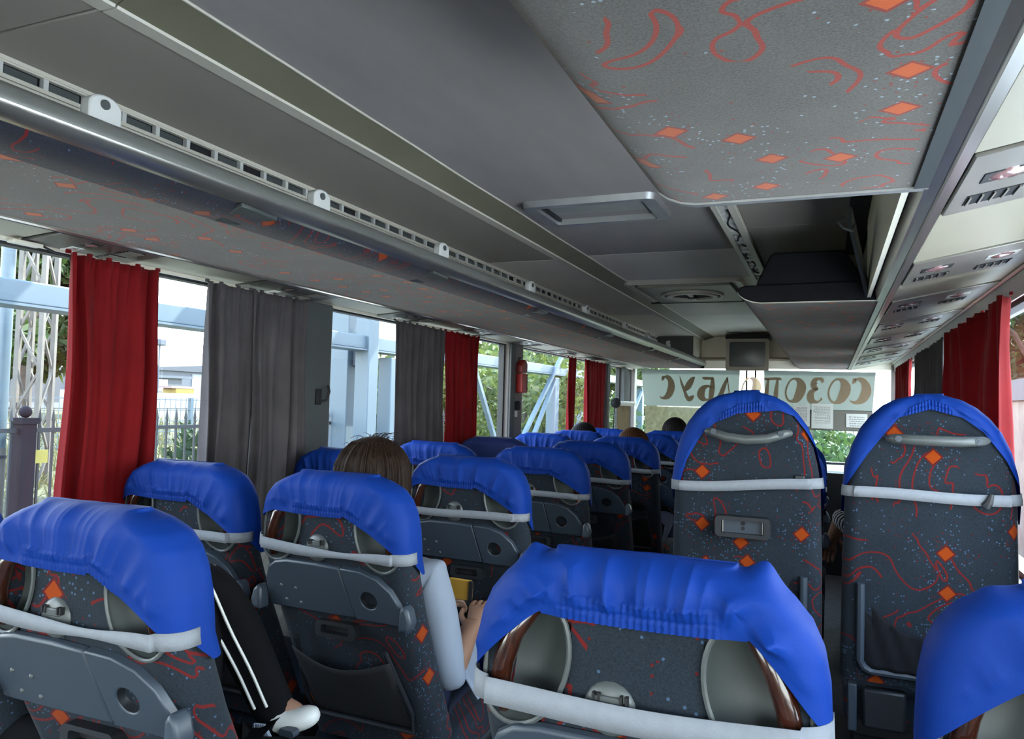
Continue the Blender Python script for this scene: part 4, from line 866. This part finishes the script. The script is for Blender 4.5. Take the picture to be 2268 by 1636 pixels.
# traveller with crossed legs in the nearest aisle seat
kn = {1: (Vector((-1.06, 1.50, .52)), Vector((-1.05, 1.50, .12))), -1: (Vector((-1.325, 1.375, .955)), Vector((-1.195, 1.455, .640)), 1)}
p2 = person('person slouching in the near aisle seat, black tracksuit with two white stripes', -1.25, .90, (-1.37, 1.05, .93), HAIRK, BTR, BTR,
       {1: ((-1.20, 1.16, .60), (-1.30, 1.24, .50)), -1: ((-1.44, 1.20, .60), (-1.40, 1.26, .50))}, knees=kn, seed=9, slv=.95)
a_, b_ = Vector(kn[-1][0]), Vector(kn[-1][1]); dd = (b_ - a_)
for k, o_x in enumerate((.010, .036)):
    pts = []
    for q in np.linspace(-.1, .98, 16): c_ = a_ + dd * q; rr = .066 - .012 * q; an = math.radians(-88 + k * 30) ; pts.append(c_ + Vector((math.cos(an) * rr + .002 * math.sin(q * 11), math.sin(an) * rr, .25 * rr * math.cos(an))))
    G().tube(pts, .0034, 6).make('white_stripe', WHT, p2)
sh_ = skin('white_shoe', [[(-1.20, 1.445, .625, .036, .034), (-1.165, 1.45, .605, .036, .032), (-1.12, 1.465, .615, .038, .030), (-1.075, 1.48, .632, .026, .022)]], WHT, p2, 2)
G().prism(rrect(-1.135, -1.095, .595, .612, .008), 'y', 1.408, 1.43).make('shoe_patch', GPL, p2)
for k in range(5): G().tube([(-1.195 + k * .006, 1.40, .615), (-1.18 + k * .012, 1.385, .585), (-1.17 + k * .02, 1.385, .555 - k * .004), (-1.15 + k * .026, 1.39, .535)], [.006, .008, .008, .005], 6).make('shoe_lace', SHW, p2)
person('person with long brown hair and denim jacket, near the front of the left aisle seats', -1.13, 4.46, (-1.125, 4.66, 1.10), HAIRB, DEN, PNV, {1: ((-.86, 4.80, .74), (-.92, 5.0, .72))}, hairdown=.2, seed=12)
person('person with short black hair by the left window near the front', -1.64, 5.15, (-1.655, 5.33, 1.105), HAIRK, GSH, PNV, hairdown=.1, seed=13)
person('person with black hair in the foremost left aisle seat', -1.13, 5.86, (-1.125, 6.04, 1.152), HAIRK, GSH, PNV, hairdown=.1, seed=14)
person('person with a striped sleeve seen through the gap between the tall seats', .30, 3.33, (.31, 3.53, 1.10), HAIRK, STR, PNV, {-1: ((.055, 3.60, .90), (.02, 3.68, .80))}, hairdown=.1, seed=15)

# ------------------------------------------------------------------ outside
GZ = -1.3
GRASS = mat('dry_grass', (0.0818, 0.0781, 0.0372), .95, var=.5, vs=3, bump=.5, bs=12); ASP = mat('asphalt', (0.0484, 0.0484, 0.0521), .9, var=.15, vs=2); STEEL = mat('white_painted_steel', (0.0606, 0.0870, 0.1080), .45, var=.06, vs=2)
IRON = mat('dark_iron', (0.0140, 0.0153, 0.0167), .6, var=.2); CONC = mat('weathered_steel', (0.0930, 0.0837, 0.0713), .8, var=.25, vs=6); WALLW = mat('whitewashed_wall', (0.0620, 0.0667, 0.0728), .8, var=.08, vs=1); SHED = mat('shed_cladding', (0.0403, 0.0496, 0.0651), .6, var=.08, stretch=(1, 30, .2), vs=2)
ROOFM = mat('grey_roof', (0.0341, 0.0403, 0.0512), .8, var=.1); LEAF = mat('leaves', (0.0372, 0.0651, 0.0139), .7, var=.6, vs=3, trans=.35); LEAF2 = mat('dark_leaves', (0.0217, 0.0434, 0.0124), .7, var=.6, vs=3, trans=.3); BARK = mat('bark', (.08, .06, .045), .9, var=.4, vs=8); LEAF3 = mat('bright_leaves', (0.0744, 0.0977, 0.0209), .7, var=.5, vs=3, trans=.4)
GPX = [(-120, 1.32), (-40, 1.30), (-20, 1.18), (-17, 1.10), (-12.2, 1.02), (-11, .93), (-9, .52), (-6.6, .36), (-5.3, -.25), (-4.6, GZ), (60, GZ)]
def gz(x): return float(np.interp(x, [p[0] for p in GPX], [p[1] for p in GPX]))
struct(G().prism(GPX + [(60, GZ - 1), (-120, GZ - 1)], 'y', -30, 130).make('ground_grass', GRASS)); struct(G().box(-4.0, 30.0, -14, 13, GZ, GZ + .02).make('ground_yard', mat('pale_bounce_concrete', (.7, .66, .6), .9))); struct(G().prism([(-17, 1.10), (-12.2, 1.02), (-12.2, 1.035), (-17, 1.115)], 'y', 2, 110).make('ground_road', ASP))  # unseen yard, widened and made pale to bounce sunlight into the bus
def leaves(blobs, n, size, m, parent, name='foliage', seed=1):
    rs = np.random.RandomState(seed); V = []; F = []; tot = sum(b[3] ** 2 for b in blobs)
    for bx, by, bz, br in blobs:
        k = int(n * br ** 2 / tot)
        for i in range(k):
            d = rs.normal(size=3); d /= np.linalg.norm(d); r = br * (1 - .75 * rs.rand() ** 2.2); p = np.array((bx, by, bz)) + d * r * np.array((1, 1, .85)); a = rs.normal(size=3); a /= np.linalg.norm(a); b = np.cross(a, rs.normal(size=3)); b /= np.linalg.norm(b); s = size * (.6 + .8 * rs.rand())
            j = len(V); V += [tuple(p - a * s), tuple(p + b * s * .45), tuple(p + a * s), tuple(p - b * s * .45)]; F.append((j, j + 1, j + 2, j + 3))
    me = bpy.data.meshes.new(name); me.from_pydata(V, [], F); me.materials.append(m); o = bpy.data.objects.new(name, me); COL.objects.link(o); o.parent = parent; return tag(o, kind='stuff')
def tree(label, x, y, h, r, m, n, size, seed, cat='tree', group=None, base=None):
    base = gz(x) if base is None else base
    rs = random.Random(seed); t = thing('tree' if cat == 'tree' else 'bush', label, cat, (x, y, base), group); H = h
    tr = G(); tr.tube([(0, 0, 0), (.05, .03, H * .3), (-.05, .08, H * .6), (.02, 0, H * .85)], [.035 * H, .028 * H, .018 * H, .006 * H], 9)
    bl = []
    for k in range(11):
        a = rs.uniform(0, 2 * PI); q = rs.uniform(.25, .95) * r; z = H * rs.uniform(.34, .95) if cat == 'tree' else H * rs.uniform(.2, .8); br = r * rs.uniform(.3, .5)
        bl.append((math.cos(a) * q, math.sin(a) * q, z, br)); tr.tube([(0, 0, z * .55), (math.cos(a) * q * .5, math.sin(a) * q * .5, z * .85), (math.cos(a) * q, math.sin(a) * q, z)], [.012 * H, .008 * H, .003 * H], 6)
    bl.append((0, 0, H * (.8 if cat == 'tree' else .5), r * .55)); tr.make('trunk', BARK, t, ang=60); leaves(bl, n, size, m, t, seed=seed); return t
tree('tall dark-branched tree behind the lattice mast', -11.4, 7.75, 3.1, 1.3, LEAF, 9000, .12, 21)
tree('pale green tree right of the lattice mast', -12.6, 8.3, 2.6, 1.1, LEAF3, 5000, .12, 22)
tree('tree at the far left edge behind the steel post', -16.5, 10.6, 4.0, 1.6, LEAF2, 3000, .15, 20)
for k, (x, y, h) in enumerate(((-8.5, 15, 3.3), (-9, 18, 3.6), (-8.2, 21, 3.4), (-8.5, 25, 4.2), (-7, 29, 4.2), (-9.8, 33, 4.4))):
    tree('%s sunlit green tree from the camera beyond the white trusses' % ORD[k], x, y, h, 1.9, LEAF3 if k % 2 == 0 else LEAF, 3600, .13, 30 + k, group='trees beyond the white trusses', base=-.9)
for k, (x, y) in enumerate(((-5.6, 14), (-3.3, 15), (-2.0, 18.5), (-.3, 14.5), (.8, 19.5))):
    tree('%s bush from the left in the row ahead of the windscreen' % ORD[k], x, y, 2.75, 1.5, LEAF if k % 2 else LEAF3, 2600, .085, 50 + k, 'bush', 'bushes ahead of the windscreen')
for k, y in enumerate((11.5, 18, 25, 32)):
    tree('%s shade tree along the right side of the bus' % ORD[k], 5.6 + (k % 2) * .5, y, 7.5, 2.6, LEAF2 if k % 2 else LEAF, 3600, .17, 70 + k, group='shade trees right of the bus')
wr_ = thing('boundary_wall', 'brown wall with whitish coping outside the right windows', 'wall', (3.3, 10, GZ)); G().box(0, .2, 0, 24, 0, 2.95).make('wall_face', mat('brown_render', (0.1860, 0.1488, 0.1178), .9, var=.3, vs=2), wr_); G().box(-.05, .25, 0, 24, 2.95, 3.35).make('coping', WALLW, wr_)
b_ = thing('bush', 'leafy bush behind the spear-topped fence', 'bush', (-5.45, 5.45, GZ)); leaves([(0, 0, 1.2, .35), (.1, .1, 1.75, .3), (-.1, .2, 2.0, .28), (.1, -.15, 2.15, .25), (0, 0, .5, .5)], 800, .075, LEAF2, b_, seed=5); G().tube([(0, 0, 0), (.03, 0, 1), (0, .05, 2.2)], [.02, .015, .006], 6).make('stem', BARK, b_)
# tall grass tufts
rs = np.random.RandomState(3); V = []; F = []
for i in range(9000):
    x, y = -5.4 - 5 * rs.rand(), 2.5 + 12 * rs.rand(); h = .06 + .2 * rs.rand(); g0 = gz(x); a = rs.rand() * 6.28; w = .012; dx, dy = math.cos(a) * w, math.sin(a) * w; lx, ly = rs.normal(size=2) * .08; j = len(V)
    V += [(x - dx, y - dy, g0), (x + dx, y + dy, g0), (x + lx, y + ly, g0 + h)]; F.append((j, j + 1, j + 2))
me = bpy.data.meshes.new('tall_grass'); me.from_pydata(V, [], F); me.materials.append(mat('straw_grass', (0.1042, 0.1004, 0.0372), .9, var=.4, vs=2, trans=.3)); gr_ = bpy.data.objects.new('tall_grass', me); COL.objects.link(gr_); tag(gr_, 'tall yellow-green grass behind the iron fence', 'grass', kind='stuff')
# canopy frame alongside the bus
cf = thing('canopy_frame', 'white steel canopy frame with long beam and columns beside the bus', 'steel frame', (0, 0, GZ))
G().box(-4.62, -4.42, -3, 30, 3.16, 3.30).make('long_beam', STEEL, cf, bevel=.01); G().box(-4.64, -4.40, -3, 30, 3.145, 3.16).make('beam_flange', STEEL, cf)
for xx, ya, yb in ((-4.4, 6.62, 6.80), (-4.4, 7.06, 7.24), (-4.35, 10.2, 10.65), (-4.4, 12.4, 12.6), (-4.4, 15.6, 15.8), (-4.4, 19, 19.2)):
    G().box(xx - .15, xx + .02, ya, yb, 0, 3.1 if ya != 6.62 else 4.4).make('column', STEEL, cf, bevel=.01)
cA = thing('service_pillar', 'broad pale steel pillar with a junction box on it, left of the canopy columns', 'pillar', (-5.0, 6.55, GZ)); G().box(-.2, .2, .3, .72, 0, 5).make('pillar_body', STEEL, cA, bevel=.01); G().box(.2, .3, .38, .75, 3.0, 3.35).make('junction_box', SHED, cA, bevel=.01)
g = G().tube([(.27, .5, 3.35), (.27, .5, 3.42)], .025, 8).tube([(.27, .62, 3.35), (.27, .62, 3.42)], .025, 8).make('conduit_stub', IRON, cA)
for a, b in (((-4.4, 9.2, 3.05), (-4.4, 10.3, 1.6)), ((-4.4, 10.7, 1.4), (-4.4, 12.4, 3.05)), ((-4.4, 10.7, 1.9), (-4.4, 13.4, 4.0)), ((-4.4, 12.6, 1.1), (-4.4, 15.6, 3.05)), ((-4.4, 12.6, 1.6), (-4.4, 15.4, 3.4)), ((-4.4, 15.8, 1.0), (-4.4, 19, 3.0)), ((-4.4, 10.7, 1.55), (-4.4, 12.4, 1.9))):
    G().bar(a, b, .06, .06).make('brace', STEEL, cf)
for z in (1.25, 1.45): G().box(-4.45, -4.38, 9, 24, z, z + .05).make('handrail_bar', STEEL, cf)
# roof slats above the beam cast the stripes of shade
for k in range(10): G().box(-4.6, -2.9, -2.0 + k * 1.9, -1.3 + k * 1.9, 4.9, 4.95).make('roof_slat', STEEL, cf)
G().box(-4.6, -4.5, -3, 18, 4.8, 4.9).make('roof_purlin', STEEL, cf)
# far sign with standing letters
sg = thing('lettered_post', 'thin grey post with dark letters standing vertically, between two white columns', 'sign', (-12.5, 19.15, gz(-12.5))); G().box(-.04, .04, -.16, .16, 0, 1.6).make('post_board', SHED, sg)
for k, (ch, sz) in enumerate((('E', .24), ('o', .16), ('o', .16), ('N', .17))):
    fc = bpy.data.curves.new('letter', 'FONT'); fc.body = ch; fc.size = sz * 1.3; fc.extrude = .01; fc.align_x = 'CENTER'
    tmp = bpy.data.objects.new('tmp', fc); COL.objects.link(tmp); bpy.context.view_layer.update(); lm_ = bpy.data.meshes.new_from_object(tmp.evaluated_get(bpy.context.evaluated_depsgraph_get())); lm_.name = 'letter'; bpy.data.objects.remove(tmp)
    lm_.materials.clear(); lm_.materials.append(INK); lo = bpy.data.objects.new('letter', lm_); COL.objects.link(lo); lo.parent = sg; lo.location = (.06, 0, (1.22, .98, .78, .55)[k]); lo.rotation_euler = (PI / 2, 0, PI / 2)
# buildings
wh = thing('warehouse', 'long blue-grey warehouse with low pitched roof across the road', 'building', (-80, 60, 1.28))
G().box(-16, 0, 10, 60, 0, 2.9).make('wall', SHED, wh); G().prism([(9, 2.9), (9, 3.0), (22, 4.0), (60, 4.0), (60, 2.9)], 'x', -16, .4).make('roof', ROOFM, wh); G().box(0, .08, 18.2, 24, 0, 2.6).make('corrugated_door', mat('pale_door', (0.1395, 0.1535, 0.1767), .6, stretch=(1, 40, 1), vs=2, var=.12), wh)
kq = thing('kiosk', 'small pale kiosk with flat roof in front of the warehouse', 'building', (-60, 53.2, 1.28)); G().box(-4, 0, 0, 4.2, 0, 1.45).make('wall', WALLW, kq); G().box(-4.2, .3, -.2, 5.3, 1.45, 1.7).make('flat_roof', SHED, kq); G().box(0, .05, .9, 2.4, .1, 1.3).make('kiosk_door', PAP, kq)
wb = thing('white_building', 'whitewashed building behind the lattice mast', 'building', (-15, 7.2, .9)); G().box(-3, 0, 0, 3.9, 0, 1.15).make('wall', WALLW, wb); G().box(-3.1, .15, -.1, 4.0, 1.15, 1.25).make('roof_edge', ROOFM, wb); G().box(0, .04, .8, 1.6, .35, .8).make('window', ROOFM, wb)
yb_ = thing('skip', 'small yellow and pink skip beside the kiosk', 'skip', (-40, 37.8, 1.27)); G().box(-1.2, 0, 0, 1.6, 0, -.0 + .35).make('skip_body', mat('yellow_paint', (0.1860, 0.1209, 0.0139), .6), yb_, bevel=.04); G().box(-1.2, .02, -.4, 2.2, .35, .5).make('skip_lid', mat('pink_board', (0.1674, 0.1070, 0.1023), .7), yb_)
lp = thing('street_lamp', 'distant street lamp above the warehouse roof', 'street lamp', (-38, 34.5, 1.2)); G().tube([(0, 0, 0), (0, 0, 3.1)], .05, 8).make('pole', SHED, lp); G().box(-.3, .3, -.25, .25, 3.0, 3.4).make('lamp_head', SHED, lp, bevel=.05)
tk = thing('water_tank', 'grey rooftop tank with small chimneys far behind the trusses', 'tank', (-19, 47, 1)); G().tube([(0, 0, 3), (0, 0, 5.0)], 1.9, 20).make('tank_body', ROOFM, tk)
for q in (-.8, 0, .7): G().tube([(0, q, 5), (0, q, 5.8)], .15, 8).make('chimney', SHED, tk)
G().box(-2.5, 2.5, -3, 3, 0, 3).make('base_building', WALLW, tk)
# steel post, lattice mast
sp_ = thing('steel_post', 'round pale steel post at the left picture edge', 'post', (-5.2, 3.42, GZ)); G().tube([(0, 0, 0), (0, 0, 2.25)], .048, 14).make('lower_sleeve', CONC, sp_); G().tube([(0, 0, 2.25), (0, 0, 5.2)], .045, 14).make('post_tube', STEEL, sp_); G().tube([(0, 0, 2.18), (0, 0, 2.2)], .053, 14).make('collar', IRON, sp_)
mast = thing('lattice_mast', 'weathered lattice mast standing beyond the iron fence', 'mast', (-7.3, 5.12, GZ + 1.0), rot=(0, 0, .45)); lg = .11
legs = []
for k, (a, b) in enumerate(((-lg, -lg), (lg, -lg), (lg, lg), (-lg, lg))): G().bar((a, b, 0), (a, b, 5.2), .045, .045).make('mast_leg', CONC, mast)
for side_ in range(4):
    P = [(-lg, -lg), (lg, -lg), (lg, lg), (-lg, lg)]; a, b = P[side_], P[(side_ + 1) % 4]
    for k in range(12): z = .2 + k * .41; q = ((a, b) if k % 2 else (b, a)); G().bar((q[0][0], q[0][1], z), (q[1][0], q[1][1], z + .41), .022, .022).make('mast_brace', CONC, mast); pass
for z in (3.95, 4.02): G().bar((-.32, 0, z), (.36, 0, z), .035).make('crossarm', IRON, mast)
for k in range(5): curve_obj('cable', IRON, [(-.2 + k * .1, -.1, 3.95), (-.1 + k * .1, .15, 4.1 + .05 * (k % 2)), (.1 + k * .07, .1, 4.0 + .06 * k % .1), (.5, .4, 4.2 + k * .05)], .012, mast)
# iron fence with spear tips
fe = thing('iron_fence', 'dark iron fence with spear-tipped pickets beside the yard', 'fence', (-5.0, 0, GZ)); FX = 0
for z in (2.36, .35): G().box(-.012, .012, 1, 9.6, z, z + .03).make('fence_rail', IRON, fe)
pk = G().box(-.007, .007, -.007, .007, .1, 2.44).add([(-.02, 0, 2.44), (0, -.016, 2.44), (.02, 0, 2.44), (0, .016, 2.44), (0, 0, 2.54)], [(0, 1, 4), (1, 2, 4), (2, 3, 4), (3, 0, 4), (3, 2, 1, 0)]).mesh('picket', IRON)
for k in range(86):
    o = bpy.data.objects.new('picket', pk); COL.objects.link(o); o.parent = fe; o.location = (0, 1.1 + k * .0985, 0)
for y in (3.46, 7.9): G().box(-.05, .05, y - .05, y + .05, 0, 2.42).box(-.06, .06, y - .06, y + .06, 2.42, 2.46).ball((0, y, 2.50), .04, 12, 8).make('fence_post', mat('post_grey', (.010, .0105, .014), .8, spec=.1), fe)
G().box(.012, .02, 3.53, 3.62, 2.15, 2.24).make('yellow_plate', mat('yellow_plate', (0.2790, 0.2294, 0.0434), .6), fe)
wf = thing('wire_fence', 'white welded wire fence beyond the grass', 'fence', (-9.2, 0, -.72))
for y in np.arange(3, 20, 2.0): G().box(-.03, .03, y - .03, y + .03, 0, 2.0).make('wire_post', STEEL, wf)
g = G()
for z in np.arange(.2, 2.0, .16): g.box(-.006, .006, 3, 19, z, z + .012)
for y in np.arange(3, 19, .10): g.box(-.003, .003, y, y + .007, .1, 2.0)
tag(g.make('wire_mesh', STEEL, wf), kind='stuff')
# rotate nothing further; remove seat prototypes never placed
for o in [pA, pB, pC, pD, pE]:
    if o['label'] == 'x': bpy.data.objects.remove(o, do_unlink=True)
